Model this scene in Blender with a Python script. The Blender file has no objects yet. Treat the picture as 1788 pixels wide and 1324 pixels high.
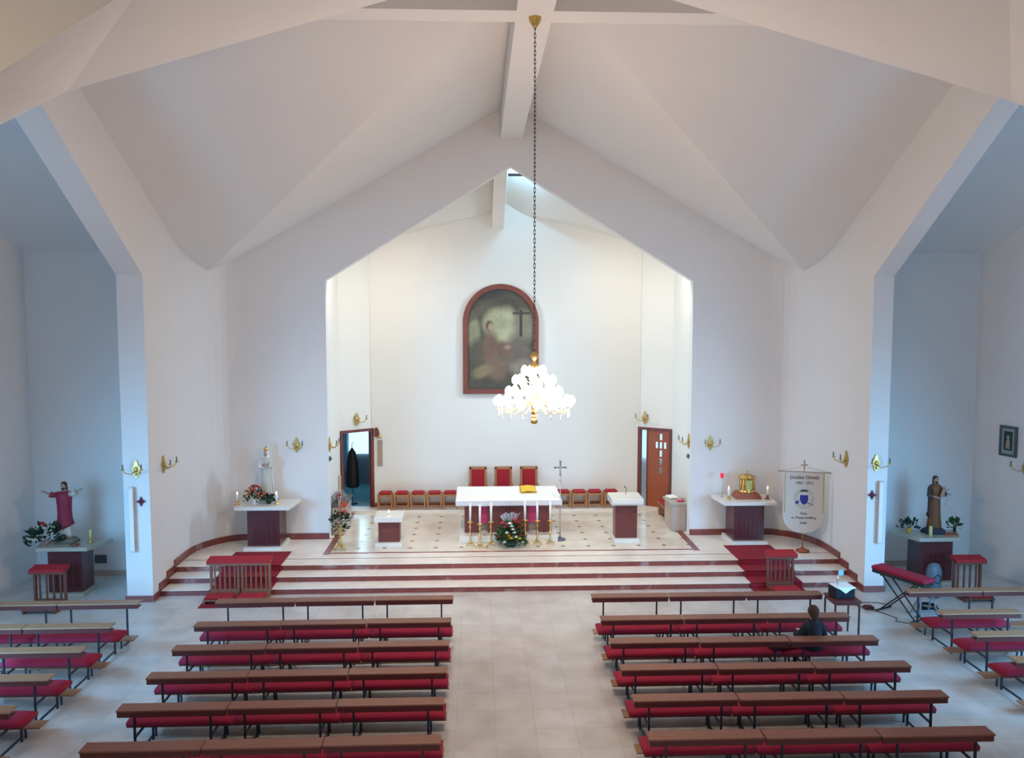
import bpy, math, random
from mathutils import Vector, Matrix, noise
random.seed(7)
PI = math.pi
scene = bpy.context.scene
COL = scene.collection

# ---------------------------------------------------------------- camera
FPX = 1450.0
yaw = math.atan(59 / FPX)
pitch = math.atan(112 / math.hypot(FPX, 59))
cd = bpy.data.cameras.new('camera')
cd.sensor_fit = 'HORIZONTAL'; cd.sensor_width = 36.0
cd.lens = FPX / 1788 * 36.0
cd.clip_end = 200
cam = bpy.data.objects.new('camera', cd); COL.objects.link(cam)
cam.location = (-0.87, 0, 6.4)
cam.rotation_euler = (PI / 2 - pitch, 0, -yaw)
scene.camera = cam

# ---------------------------------------------------------------- world, daylight, exposure
w = bpy.data.worlds.new('world'); scene.world = w; w.use_nodes = True
bg = w.node_tree.nodes['Background']
bg.inputs[0].default_value = (1.0, 0.88, 0.81, 1); bg.inputs[1].default_value = 0.28
scene.view_settings.view_transform = 'Standard'
scene.view_settings.look = 'None'
scene.view_settings.gamma = 1.0
scene.view_settings.use_curve_mapping = False
scene.view_settings.exposure = 0.0

def area(name, loc, aim, sx, sy, power, color, spread=180):
    l = bpy.data.lights.new(name, 'AREA'); l.shape = 'RECTANGLE'
    l.size = sx; l.size_y = sy; l.energy = power; l.color = color; l.spread = math.radians(spread)
    o = bpy.data.objects.new(name, l); COL.objects.link(o); o.location = loc
    o.rotation_euler = (Vector(aim) - Vector(loc)).to_track_quat('-Z', 'Y').to_euler()
    return o
BLUE = (0.20, 0.58, 1.0)
for s in (-1, 1):
    # tall daylight windows in the transept ends
    area('daylight_and_fill', (s * 12.15, 12.6, 2.7), (s * 8.7, 16.6, 0.9), 6.0, 3.2, 450, BLUE, 96)
    # unseen high fills added to turn the upper transept walls bluish
    area('daylight_and_fill', (s * 12.15, 13.3, 6.6), (s * 8.5, 15.5, 7.5), 4.0, 1.2, 130, BLUE, 170)
    # added blue fills under the gallery, cooling the piers and side floor
    area('daylight_and_fill', (s * 3.4, 3.0, 2.2), (s * 7.0, 18.3, 0.8), 3.0, 2.6, 32, BLUE, 110)
    # added cool lights hidden behind the chancel arch, brightening the opposite side wall
    area('daylight_and_fill', (s * 4.6, 22.65, 7.75), (-s * 5.0, 23.6, 3.2), 0.4, 1.4, 55, (0.55, 0.80, 1.0), 70)
    # added warm fills hidden behind the arch, brightening chancel wall and floor
    area('arch_fill', (s * 3.95, 22.62, 8.28), (s * 0.6, 24.6, 0.4), 0.4, 0.3, 68, (1.0, 0.92, 0.80), 180)
    # fills added out of sight behind the crossing beam to brighten the steps
    area('steps_fill', (s * 2.6, 13.8, 11.4), (s * 2.2, 20.6, 0.4), 0.4, 0.4, 54, (1.0, 0.90, 0.80), 62)
area('daylight_and_fill', (0.35, 23.2, 10.35), (0.2, 24.9, 8.8), 0.5, 0.5, 22, (0.30, 0.68, 1.0), 150)

# ---------------------------------------------------------------- materials
M = {}
def mat(name, col, rough=0.6, metal=0.0, var=0.0, scale=8.0, bump=0.0, spec=0.5, emit=None, es=0.0, trans=0.0, stretch=None, sheen=0.0):
    m = bpy.data.materials.new(name); m.use_nodes = True
    nt = m.node_tree; b = nt.nodes['Principled BSDF']
    b.inputs['Base Color'].default_value = (*col, 1)
    b.inputs['Roughness'].default_value = rough
    b.inputs['Metallic'].default_value = metal
    b.inputs['Specular IOR Level'].default_value = spec
    if sheen: b.inputs['Sheen Weight'].default_value = sheen
    if trans: b.inputs['Transmission Weight'].default_value = trans
    if emit:
        b.inputs['Emission Color'].default_value = (*emit, 1); b.inputs['Emission Strength'].default_value = es
    if var or bump:
        tc = nt.nodes.new('ShaderNodeTexCoord'); mp = nt.nodes.new('ShaderNodeMapping')
        n = nt.nodes.new('ShaderNodeTexNoise'); n.inputs['Scale'].default_value = scale; n.inputs['Detail'].default_value = 5
        if stretch: mp.inputs['Scale'].default_value = stretch
        nt.links.new(tc.outputs['Object'], mp.inputs[0]); nt.links.new(mp.outputs[0], n.inputs['Vector'])
        if var:
            r = nt.nodes.new('ShaderNodeMix'); r.data_type = 'RGBA'
            r.inputs[6].default_value = (*[max(0, c * (1 - var)) for c in col], 1)
            r.inputs[7].default_value = (*[min(1, c * (1 + var)) for c in col], 1)
            nt.links.new(n.outputs['Fac'], r.inputs[0]); nt.links.new(r.outputs[2], b.inputs['Base Color'])
        if bump:
            bp = nt.nodes.new('ShaderNodeBump'); bp.inputs['Strength'].default_value = bump; bp.inputs['Distance'].default_value = 0.01
            nt.links.new(n.outputs['Fac'], bp.inputs['Height']); nt.links.new(bp.outputs[0], b.inputs['Normal'])
    M[name] = m
    return m

mat('plaster', (0.80, 0.785, 0.775), 0.9, var=0.02, scale=1.3, bump=0.08, spec=0.2)
mat('plaster_cream', (0.83, 0.80, 0.74), 0.9, var=0.02, scale=1.3, bump=0.05, spec=0.2)
mat('red_marble', (0.23, 0.058, 0.052), 0.28, var=0.45, scale=5)
mat('frame_red', (0.20, 0.052, 0.040), 0.45, var=0.2)
mat('dark_marble', (0.095, 0.020, 0.024), 0.3, var=0.3, scale=6)
mat('dark_marble2', (0.16, 0.042, 0.040), 0.3, var=0.25, scale=6)
mat('white_marble', (0.78, 0.75, 0.70), 0.25, var=0.08, scale=4)
mat('step_marble', (0.84, 0.77, 0.70), 0.25, var=0.14, scale=3)
mat('pink_marble', (0.50, 0.41, 0.36), 0.3, var=0.12, scale=3)
mat('pew_wood', (0.235, 0.085, 0.045), 0.38, var=0.3, scale=3, stretch=(1.2, 14, 14))
mat('pew_wood_light', (0.33, 0.165, 0.085), 0.38, var=0.3, scale=3, stretch=(1.2, 14, 14))
mat('pew_dark', (0.105, 0.018, 0.016), 0.45, var=0.2, scale=5)
mat('oak', (0.42, 0.20, 0.085), 0.45, var=0.25, scale=4, stretch=(8, 8, 1))
mat('oak_dark', (0.17, 0.055, 0.032), 0.45, var=0.25, scale=4, stretch=(8, 8, 1))
mat('oak_mid', (0.25, 0.105, 0.06), 0.45, var=0.25, scale=4, stretch=(8, 8, 1))
mat('door_wood', (0.33, 0.075, 0.022), 0.4, var=0.3, scale=3, stretch=(10, 10, 1))
mat('frame_wood', (0.17, 0.035, 0.022), 0.4, var=0.2)
mat('cushion', (0.30, 0.006, 0.036), 0.9, var=0.18, scale=5, bump=0.15)
mat('red_pad', (0.36, 0.008, 0.018), 0.8, var=0.15, bump=0.1)
mat('carpet', (0.24, 0.006, 0.022), 0.95, var=0.2, scale=40, bump=0.3)
mat('steel', (0.030, 0.036, 0.055), 0.4, 0.5)
mat('black', (0.012, 0.012, 0.016), 0.5)
mat('grey_plastic', (0.10, 0.13, 0.17), 0.5)
mat('chrome', (0.6, 0.6, 0.62), 0.25, 1.0)
mat('gold', (0.78, 0.50, 0.16), 0.28, 1.0, var=0.15, scale=20)
mat('brass', (0.62, 0.42, 0.13), 0.35, 0.75, var=0.2, scale=20)
mat('white_cloth', (0.90, 0.90, 0.89), 0.9, var=0.02, scale=10, bump=0.1)
mat('lace', (0.72, 0.70, 0.72), 0.9, var=0.12, scale=60, bump=0.3)
mat('wax', (0.86, 0.84, 0.80), 0.5)
mat('wax_yellow', (0.66, 0.64, 0.26), 0.5)
mat('flame', (1, 0.8, 0.4), 0.5, emit=(1.0, 0.80, 0.5), es=14)
mat('bulb', (1, 1, 1), 0.5, emit=(1.0, 0.74, 0.56), es=100)
mat('crystal', (0.95, 0.95, 0.95), 0.08, spec=0.9, trans=0.35)
mat('window_light', (1, 1, 1), 0.5, emit=(0.50, 0.82, 1.0), es=1.5)
mat('curtain', (0.30, 0.62, 0.78), 0.9, var=0.15, scale=2, stretch=(14, 14, 1))
mat('leaf', (0.024, 0.085, 0.018), 0.55, var=0.5, scale=9)
mat('leaf_dark', (0.010, 0.040, 0.022), 0.5, var=0.4, scale=9)
mat('petal_red', (0.55, 0.012, 0.03), 0.6, var=0.3)
mat('petal_orange', (0.75, 0.13, 0.06), 0.6, var=0.3)
mat('petal_white', (0.80, 0.78, 0.74), 0.6, var=0.1)
mat('petal_yellow', (0.80, 0.50, 0.04), 0.6, var=0.1)
mat('petal_pink', (0.62, 0.08, 0.20), 0.6, var=0.2)
mat('paper_wrap', (0.36, 0.36, 0.37), 0.4, var=0.25, scale=12)
mat('pink_cloth', (0.52, 0.045, 0.13), 0.85, var=0.12)
mat('skin', (0.50, 0.30, 0.22), 0.6)
mat('statue_skin', (0.42, 0.27, 0.21), 0.5)
mat('hair', (0.060, 0.026, 0.018), 0.9, var=0.4, scale=30)
mat('coat', (0.006, 0.010, 0.020), 0.85, var=0.3, scale=10)
mat('trousers', (0.006, 0.006, 0.009), 0.85)
mat('bag', (0.080, 0.012, 0.008), 0.5)
mat('robe_red', (0.27, 0.016, 0.052), 0.6, var=0.25, scale=5, stretch=(6, 6, 1))
mat('robe_white', (0.60, 0.58, 0.52), 0.6, var=0.12, scale=5, stretch=(6, 6, 1))
mat('robe_brown', (0.17, 0.065, 0.020), 0.6, var=0.35, scale=5, stretch=(6, 6, 1))
mat('robe_dark', (0.060, 0.045, 0.050), 0.6, var=0.3, scale=5)
mat('rock', (0.15, 0.15, 0.11), 0.8, var=0.5, scale=8, bump=0.4)
mat('rock_dark', (0.035, 0.032, 0.06), 0.8, var=0.4, scale=8, bump=0.4)
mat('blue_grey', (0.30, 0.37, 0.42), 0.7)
mat('stone_slab', (0.44, 0.42, 0.35), 0.35, var=0.15, scale=3)
mat('pot_yellow', (0.78, 0.42, 0.03), 0.5)
mat('pot_pink', (0.50, 0.30, 0.30), 0.5)
mat('banner_cloth', (0.66, 0.62, 0.57), 0.85, var=0.04, scale=8)
mat('ink_blue', (0.03, 0.035, 0.30), 0.7)
mat('ink_dark', (0.05, 0.055, 0.09), 0.7)
mat('ink_red', (0.16, 0.05, 0.08), 0.7)
mat('gold_ink', (0.30, 0.10, 0.06), 0.5)
mat('wall_white_plastic', (0.72, 0.73, 0.75), 0.5)
mat('cross_red', (0.10, 0.012, 0.035), 0.6)
mat('tan_board', (0.42, 0.31, 0.23), 0.6, var=0.1)
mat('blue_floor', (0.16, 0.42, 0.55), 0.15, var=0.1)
mat('socket', (0.09, 0.10, 0.11), 0.6)
mat('paper_blue', (0.30, 0.50, 0.56), 0.7)
mat('red_glass', (0.60, 0.01, 0.05), 0.2, emit=(1, 0.02, 0.08), es=0.5)
mat('glass', (0.85, 0.90, 0.98), 0.15, spec=0.6, trans=0.85)

def vein(name, scale, amount, vc):
    """white veins of their own shape on the red marble"""
    m = M[name]; nt = m.node_tree; b = nt.nodes['Principled BSDF']
    src = b.inputs['Base Color'].links[0].from_socket
    tc = nt.nodes.new('ShaderNodeTexCoord'); n = nt.nodes.new('ShaderNodeTexNoise')
    n.inputs['Scale'].default_value = scale; n.inputs['Detail'].default_value = 3; n.inputs['Distortion'].default_value = 1.5
    nt.links.new(tc.outputs['Object'], n.inputs['Vector'])
    cr = nt.nodes.new('ShaderNodeValToRGB'); e = cr.color_ramp.elements
    e[0].position = 0.60; e[0].color = (0, 0, 0, 1); e[1].position = 0.70; e[1].color = (amount, amount, amount, 1)
    nt.links.new(n.outputs['Fac'], cr.inputs[0])
    mx = nt.nodes.new('ShaderNodeMix'); mx.data_type = 'RGBA'; mx.inputs[7].default_value = (*vc, 1)
    nt.links.new(cr.outputs[0], mx.inputs[0]); nt.links.new(src, mx.inputs[6]); nt.links.new(mx.outputs[2], b.inputs['Base Color'])
vein('red_marble', 1.1, 0.55, (0.45, 0.36, 0.36))

def tile_mat(name, col, col2, joint, size, rough, diamonds=None, jw=0.008):
    m = bpy.data.materials.new(name); m.use_nodes = True; nt = m.node_tree; b = nt.nodes['Principled BSDF']
    tc = nt.nodes.new('ShaderNodeTexCoord')
    br = nt.nodes.new('ShaderNodeTexBrick'); br.offset = 0.0; br.squash = 1.0
    br.inputs['Scale'].default_value = 1.0; br.inputs['Brick Width'].default_value = size; br.inputs['Row Height'].default_value = size
    br.inputs['Mortar Size'].default_value = jw; br.inputs['Bias'].default_value = 0.0
    br.inputs['Color1'].default_value = (*col, 1); br.inputs['Color2'].default_value = (*col2, 1); br.inputs['Mortar'].default_value = (*joint, 1)
    nt.links.new(tc.outputs['Object'], br.inputs['Vector'])
    n = nt.nodes.new('ShaderNodeTexNoise'); n.inputs['Scale'].default_value = 1.7; n.inputs['Detail'].default_value = 6
    nt.links.new(tc.outputs['Object'], n.inputs['Vector'])
    mx = nt.nodes.new('ShaderNodeMix'); mx.data_type = 'RGBA'; mx.blend_type = 'MULTIPLY'
    cr = nt.nodes.new('ShaderNodeValToRGB'); cr.color_ramp.elements[0].color = (0.82, 0.80, 0.78, 1); cr.color_ramp.elements[0].position = 0.3
    cr.color_ramp.elements[1].color = (1, 1, 1, 1); cr.color_ramp.elements[1].position = 0.65
    nt.links.new(n.outputs['Fac'], cr.inputs[0]); mx.inputs[0].default_value = 1.0
    nt.links.new(br.outputs['Color'], mx.inputs[6]); nt.links.new(cr.outputs[0], mx.inputs[7])
    out = mx.outputs[2]
    if diamonds:
        sx = nt.nodes.new('ShaderNodeSeparateXYZ'); nt.links.new(tc.outputs['Object'], sx.inputs[0])
        ds = []
        for ax in (0, 1):
            a = nt.nodes.new('ShaderNodeMath'); a.operation = 'DIVIDE'; a.inputs[1].default_value = size
            nt.links.new(sx.outputs[ax], a.inputs[0])
            f = nt.nodes.new('ShaderNodeMath'); f.operation = 'PINGPONG'; f.inputs[1].default_value = 0.5
            nt.links.new(a.outputs[0], f.inputs[0]); ds.append(f)
        ad = nt.nodes.new('ShaderNodeMath'); ad.operation = 'ADD'
        nt.links.new(ds[0].outputs[0], ad.inputs[0]); nt.links.new(ds[1].outputs[0], ad.inputs[1])
        lt = nt.nodes.new('ShaderNodeMath'); lt.operation = 'LESS_THAN'; lt.inputs[1].default_value = 0.115
        nt.links.new(ad.outputs[0], lt.inputs[0])
        m2 = nt.nodes.new('ShaderNodeMix'); m2.data_type = 'RGBA'; m2.inputs[7].default_value = (*diamonds, 1)
        nt.links.new(lt.outputs[0], m2.inputs[0]); nt.links.new(out, m2.inputs[6]); out = m2.outputs[2]
    nt.links.new(out, b.inputs['Base Color']); b.inputs['Roughness'].default_value = rough
    M[name] = m
tile_mat('floor_tiles', (0.66, 0.64, 0.62), (0.60, 0.575, 0.55), (0.56, 0.53, 0.49), 0.62, 0.20)
tile_mat('chancel_tiles', (0.84, 0.77, 0.66), (0.80, 0.74, 0.63), (0.72, 0.64, 0.53), 0.66, 0.18, diamonds=(0.30, 0.17, 0.10), jw=0.004)

# ---------------------------------------------------------------- mesh helpers
class MB:
    def __init__(s, T=None): s.v = []; s.f = []; s.sm = []; s.T = T
    def add(s, vs, fs, smooth=False):
        o = len(s.v)
        for p in vs:
            p = Vector(p)
            s.v.append(s.T @ p if s.T else p)
        for f in fs: s.f.append([i + o for i in f]); s.sm.append(smooth)
        return s
    def box(s, x0, x1, y0, y1, z0, z1):
        return s.add([(x0,y0,z0),(x1,y0,z0),(x1,y1,z0),(x0,y1,z0),(x0,y0,z1),(x1,y0,z1),(x1,y1,z1),(x0,y1,z1)],
              [(3,2,1,0),(4,5,6,7),(0,1,5,4),(1,2,6,5),(2,3,7,6),(3,0,4,7)])
    def rbox(s, x0, x1, y0, y1, z0, z1, r=0.01):
        """box with chamfered edges"""
        vs = []; 
        for z, i in ((z0, r), (z0 + r, 0), (z1 - r, 0), (z1, r)):
            for (x, y) in ((x0+i+r, y0+i), (x1-i-r, y0+i), (x1-i, y0+i+r), (x1-i, y1-i-r), (x1-i-r, y1-i), (x0+i+r, y1-i), (x0+i, y1-i-r), (x0+i, y0+i+r)):
                vs.append((x, y, z))
        fs = [tuple(range(7, -1, -1)), tuple(range(24, 32))]
        for k in range(3):
            for j in range(8): fs.append((k*8+j, k*8+(j+1)%8, (k+1)*8+(j+1)%8, (k+1)*8+j))
        return s.add(vs, fs)
    def prism(s, poly, plane, a0, a1):
        """poly in a plane ('xz','yz','xy') extruded along the third axis"""
        def P(u, v, a): return {'xz': (u, a, v), 'yz': (a, u, v), 'xy': (u, v, a)}[plane]
        n = len(poly); vs = [P(u, v, a0) for u, v in poly] + [P(u, v, a1) for u, v in poly]
        fs = [tuple(range(n)), tuple(range(2*n-1, n-1, -1))] + [(i, i+n, (i+1) % n + n, (i+1) % n) for i in range(n)]
        return s.add(vs, fs)
    def lathe(s, prof, seg=16, c=(0,0,0), sx=1, sy=1, fold=0, nf=7, ph=0):
        vs = []; fs = []; n = len(prof)
        for (r, z) in prof:
            for k in range(seg):
                a = 2*PI*k/seg; rr = r * (1 + fold*math.sin(nf*a + ph + z*2))
                vs.append((c[0]+rr*math.cos(a)*sx, c[1]+rr*math.sin(a)*sy, c[2]+z))
        for i in range(n-1):
            for k in range(seg): fs.append((i*seg+k, i*seg+(k+1) % seg, (i+1)*seg+(k+1) % seg, (i+1)*seg+k))
        if prof[0][0] > 1e-4: fs.append(tuple(range(seg-1, -1, -1)))
        if prof[-1][0] > 1e-4: fs.append(tuple(range((n-1)*seg, n*seg)))
        return s.add(vs, fs, True)
    def ball(s, c, rx, ry=None, rz=None, seg=12, rings=8):
        ry = ry or rx; rz = rz or rx
        prof = [(max(1e-5, math.sin(PI*i/rings)), -math.cos(PI*i/rings)*rz) for i in range(rings+1)]
        return s.lathe(prof, seg, c, rx, ry)
    def tube(s, pts, r, seg=8, cap=True):
        pts = [Vector(p) for p in pts]; n = len(pts)
        rs = r if isinstance(r, (list, tuple)) else [r]*n
        vs = []; fs = []; up = None
        for i, p in enumerate(pts):
            d = (pts[min(i+1, n-1)] - pts[max(i-1, 0)])
            d = d.normalized() if d.length > 1e-9 else Vector((0,0,1))
            if up is None: up = Vector((0,0,1)) if abs(d.z) < 0.9 else Vector((1,0,0))
            a = d.cross(up)
            a = a.normalized() if a.length > 1e-6 else Vector((1,0,0))
            b = a.cross(d).normalized(); up = b
            for k in range(seg):
                t = 2*PI*k/seg; vs.append(p + a*math.cos(t)*rs[i] + b*math.sin(t)*rs[i])
        for i in range(n-1):
            for k in range(seg): fs.append((i*seg+k, i*seg+(k+1) % seg, (i+1)*seg+(k+1) % seg, (i+1)*seg+k))
        if cap: fs += [tuple(range(seg-1, -1, -1)), tuple(range((n-1)*seg, n*seg))]
        return s.add(vs, fs, True)
    def ring(s, c, R, r, rot=None, seg=14, ms=6, sx=1, sy=1):
        rot = rot or Matrix.Identity(3); vs = []; fs = []
        for i in range(seg):
            a = 2*PI*i/seg
            for j in range(ms):
                t = 2*PI*j/ms; q = Vector(((R + r*math.cos(t))*math.cos(a)*sx, (R + r*math.cos(t))*math.sin(a)*sy, r*math.sin(t)))
                vs.append(rot @ q + Vector(c))
        for i in range(seg):
            for j in range(ms): fs.append((i*ms+j, ((i+1) % seg)*ms+j, ((i+1) % seg)*ms+(j+1) % ms, i*ms+(j+1) % ms))
        return s.add(vs, fs, True)
    def quad(s, *p): return s.add(p, [tuple(range(len(p)))])
    def build(s, name, m, parent=None, rnd=None):
        me = bpy.data.meshes.new(name); me.from_pydata([tuple(p) for p in s.v], [], s.f)
        me.polygons.foreach_set('use_smooth', s.sm); me.update()
        me.materials.append(M[m] if isinstance(m, str) else m)
        o = bpy.data.objects.new(name, me); COL.objects.link(o)
        if parent: o.parent = parent
        if rnd:
            b = o.modifiers.new('bevel', 'BEVEL'); b.width = rnd; b.segments = 2; b.limit_method = 'ANGLE'
        return o
def thing(name, label, cat, loc=(0,0,0), rz=0, group=None):
    o = bpy.data.objects.new(name, None); COL.objects.link(o); o.location = loc; o.rotation_euler = (0,0,rz)
    o.empty_display_size = 0.1
    return tag(o, label, cat, group)
def tag(o, label, cat, group=None):
    o['label'] = label; o['category'] = cat
    if group: o['group'] = group
    return o
def struct(o): o['kind'] = 'structure'; return o
def remesh(o, vox=0.012, sm=4):
    r = o.modifiers.new('remesh', 'REMESH'); r.mode = 'VOXEL'; r.voxel_size = vox; r.use_smooth_shade = True
    s = o.modifiers.new('smooth', 'SMOOTH'); s.iterations = sm; s.factor = 0.5
    return o
def copy_tree(o, parent=None, seen=None):
    c = o.copy(); COL.objects.link(c)
    if parent: c.parent = parent
    for ch in KIDS.get(o.name, []): copy_tree(ch, c)
    return c
KIDS = {}
def index_kids(o):
    KIDS[o.name] = list(o.children)
    for ch in o.children: index_kids(ch)

# ================================================================= THE SETTING
# floor and chancel steps
struct(MB().box(-12.6, 12.6, -3, 20.6, -0.12, 0).build('floor', 'floor_tiles'))
RI = 0.4 / 3
SX = 8.10
YS = [18.82, 19.30, 19.78]
for i, y in enumerate(YS):
    z = RI * (i + 1)
    t = MB().box(-SX, SX, y - 0.015, y + 0.5, z - 0.014, z).build('trim_%d' % (i + 1), 'step_marble'); struct(t)
    struct(MB().box(-SX, SX, y, y + 0.48, RI * i, z - 0.014).build('trim_%d' % (i + 4), 'red_marble'))
struct(MB().box(-SX, SX, 20.25, 22.15, 0.0, 0.4).build('floor', 'step_marble'))
struct(MB().box(-5.05, 5.05, 22.1, 25.6, 0.0, 0.4).build('floor', 'step_marble'))
struct(MB().box(-4.62, 4.62, 20.75, 25.0, 0.38, 0.404).build('floor', 'chancel_tiles'))
# inlaid red marble border of the chancel carpet of tiles
bd = MB()
bd.box(-4.78, -4.62, 20.6, 25.0, 0.38, 0.408); bd.box(4.62, 4.78, 20.6, 25.0, 0.38, 0.408); 
struct(bd.build('trim_7', 'red_marble'))
struct(MB().box(-4.7, 4.7, 20.68, 20.75, 0.38, 0.407).build('trim_8', 'red_marble'))
struct(MB().box(-5.0, 5.0, 25.0, 25.6, 0.38, 0.47).build('trim_9', 'step_marble'))
struct(MB().box(-4.1, 4.1, 25.44, 25.48, 0.47, 0.60).build('baseboard_back', 'red_marble'))

# front wall with the gabled chancel arch
HT = 12.6
XI = {-1: 8.15, 1: 8.04}; XO = {-1: 8.72, 1: 8.50}
def arch_wall(W0, W1, a, ze, zt, zb=0.0, c=0.0):
    """polygons (u,z) of a wall with a gabled opening half-width a"""
    return [[(W0, zb), (c - a, zb), (c - a, ze), (W0, ze)], [(c + a, zb), (W1, zb), (W1, ze), (c + a, ze)],
            [(W0, ze), (c - a, ze), (c, zt), (c, HT), (W0, HT)], [(c + a, ze), (W1, ze), (W1, HT), (c, HT), (c, zt)] if W1 - (c + a) > 1e-3 else [(c + a, ze), (W1, HT), (c, HT), (c, zt)]]
fw = MB()
for p in arch_wall(-8.15, 8.15, 4.88, 7.31, 10.29): fw.prism(p, 'xz', 22.1, 22.42)
struct(fw.build('wall_front', 'plaster'))
# rounded corners between front wall and side walls
def corner_curve(n=12):
    return [(6.95 + 1.2*math.sin(PI/2*i/n), 20.5 + 1.6*math.cos(PI/2*i/n)) for i in range(n + 1)]
for s in (-1, 1):
    cw = MB(); pts = corner_curve()
    for (a, b) in zip(pts[:-1], pts[1:]):
        cw.add([(s*a[0]*XI[s]/8.15, a[1], 0), (s*b[0]*XI[s]/8.15, b[1], 0), (s*b[0]*XI[s]/8.15, b[1], HT), (s*a[0]*XI[s]/8.15, a[1], HT)], [(0,1,2,3)], True)
    
    struct(cw.build('wall_corner_' + ('left' if s < 0 else 'right'), 'plaster'))
    # baseboard along platform, curve and steps
    bb = MB()
    def strip(p0, p1, z0, z1, t=0.03):
        d = Vector((p1[0]-p0[0], p1[1]-p0[1], 0)).normalized(); nrm = Vector((-d.y, d.x, 0)) * t
        mid = Vector(((p0[0]+p1[0])/2, (p0[1]+p1[1])/2, 0)); 
        if (mid + nrm - Vector((0, 19, 0))).length > (mid - nrm - Vector((0, 19, 0))).length: nrm = -nrm
        a, b = Vector((*p0, 0)), Vector((*p1, 0))
        vs = [a, b, b+nrm, a+nrm]; vs = [(q.x, q.y, z0) for q in vs] + [(q.x, q.y, z1) for q in vs]
        bb.add(vs, [(0,1,2,3), (4,5,6,7), (0,1,5,4), (1,2,6,5), (2,3,7,6), (3,0,4,7)])
    strip((s*4.88, 22.1), (s*6.95, 22.1), 0.4, 0.56)
    cp = [(s*a*XI[s]/8.15, b) for a, b in pts]
    for a, b in zip(cp[:-1], cp[1:]): strip(a, b, 0.4, 0.56)
    strip((s*XI[s], 20.5), (s*XI[s], 19.75), 0.4, 0.56)
    strip((s*XI[s], 19.78), (s*XI[s], 19.27), RI*2, RI*2 + 0.17); strip((s*XI[s], 19.3), (s*XI[s], 18.79), RI, RI + 0.17)
    strip((s*XI[s], 18.82), (s*XI[s], 18.47), 0, 0.15)
    bb.box(*sorted((s*(XI[s]-0.03), s*(XO[s]+0.03))), 18.42, 18.46, 0, 0.14)
    struct(bb.build('baseboard_' + ('left' if s < 0 else 'right'), 'red_marble'))
    # side wall with the gabled transept opening
    sw = MB(); x0, x1 = sorted((s*XI[s], s*XO[s]))
    for p in arch_wall(7.6, 18.46, 5.16, 7.27, 10.70, c=13.3):
        if max(u for u, v in p) - min(u for u, v in p) > 0.05: sw.prism(p, 'yz', x0, x1)
    for p in [[(18.46, 0), (22.1, 0), (22.1, HT), (18.46, HT)]]: sw.prism(p, 'yz', x0, x1)
    struct(sw.build('wall_' + ('left' if s < 0 else 'right'), 'plaster'))
    # transept room
    tr = MB()
    tr.box(min(s*8.6, s*11.8), max(s*8.6, s*11.8), 20.42, 20.6, 0, HT)
    tr.quad((s*11.7, 20.42, 0), (s*12.25, 18.4, 0), (s*12.25, 18.4, HT), (s*11.7, 20.42, HT))
    tr.box(*sorted((s*12.25, s*12.5)), 7.6, 18.4, 0, HT)
    struct(tr.build('wall_transept_' + ('left' if s < 0 else 'right'), 'plaster'))
    struct(MB().box(*sorted((s*8.72, s*11.7)), 20.385, 20.42, 0, 0.13).build('baseboard_transept_' + ('left' if s < 0 else 'right'), 'pink_marble'))
    # near flank wall closing the transept towards the gallery
    struct(MB().box(*sorted((s*6.2, s*12.5)), 7.4, 7.6, 0, HT).build('wall_near_' + ('left' if s < 0 else 'right'), 'plaster'))

# ceiling: cross-gabled roof with folds towards the gallery
ZR = 11.9
cl = MB(); C0 = (0, 13.3, ZR)
for s in (-1, 1):
    zc = ZR - 0.565*8.15
    cl.quad(C0, (0, 22.3, ZR), (s*8.3, 22.3, zc - 0.085))
    cl.quad(C0, (s*8.3, 22.3, zc - 0.085), (s*8.4, 22.3, zc - 0.085), (s*8.4, 13.3, ZR))
    cl.quad((s*8.4, 13.3, ZR - 0.1), (s*12.6, 13.3, ZR - 0.1), (s*12.6, 20.7, 7.75), (s*8.4, 20.7, 7.75))
    P = (s*5.64, 10.1, 9.0); Q = (s*5.64, 8.26, 8.09)
    A1 = (s*3.45, 4.5, 7.58); A2 = (s*3.45, 6.8, 9.0); T = (0, 8.0, 11.6)
    B1 = (s*4.7, 3.1, 7.9); B2 = (s*4.7, 5.0, 9.4)
    cl.quad(C0, P, (s*12.6, 10.1, 9.0), (s*12.6, 13.3, ZR))
    cl.quad(P, Q, (s*12.6, 8.26, 8.09), (s*12.6, 10.1, 9.0))
    cl.quad(C0, P, A2); cl.quad(C0, A2, T); cl.quad(P, Q, A1); cl.quad(P, A1, A2)
    cl.quad(A1, A2, B2, B1); cl.quad(A2, T, (0, 3.5, 11.4), B2)
struct(cl.build('ceiling', 'plaster'))
bm_ = MB(); bm_.box(-0.27, 0.30, 5.5, 22.3, 11.02, 12.0); bm_.box(-12.3, 12.3, 13.05, 13.55, 11.03, 12.0)
struct(bm_.build('trim_10', 'plaster'))

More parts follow.
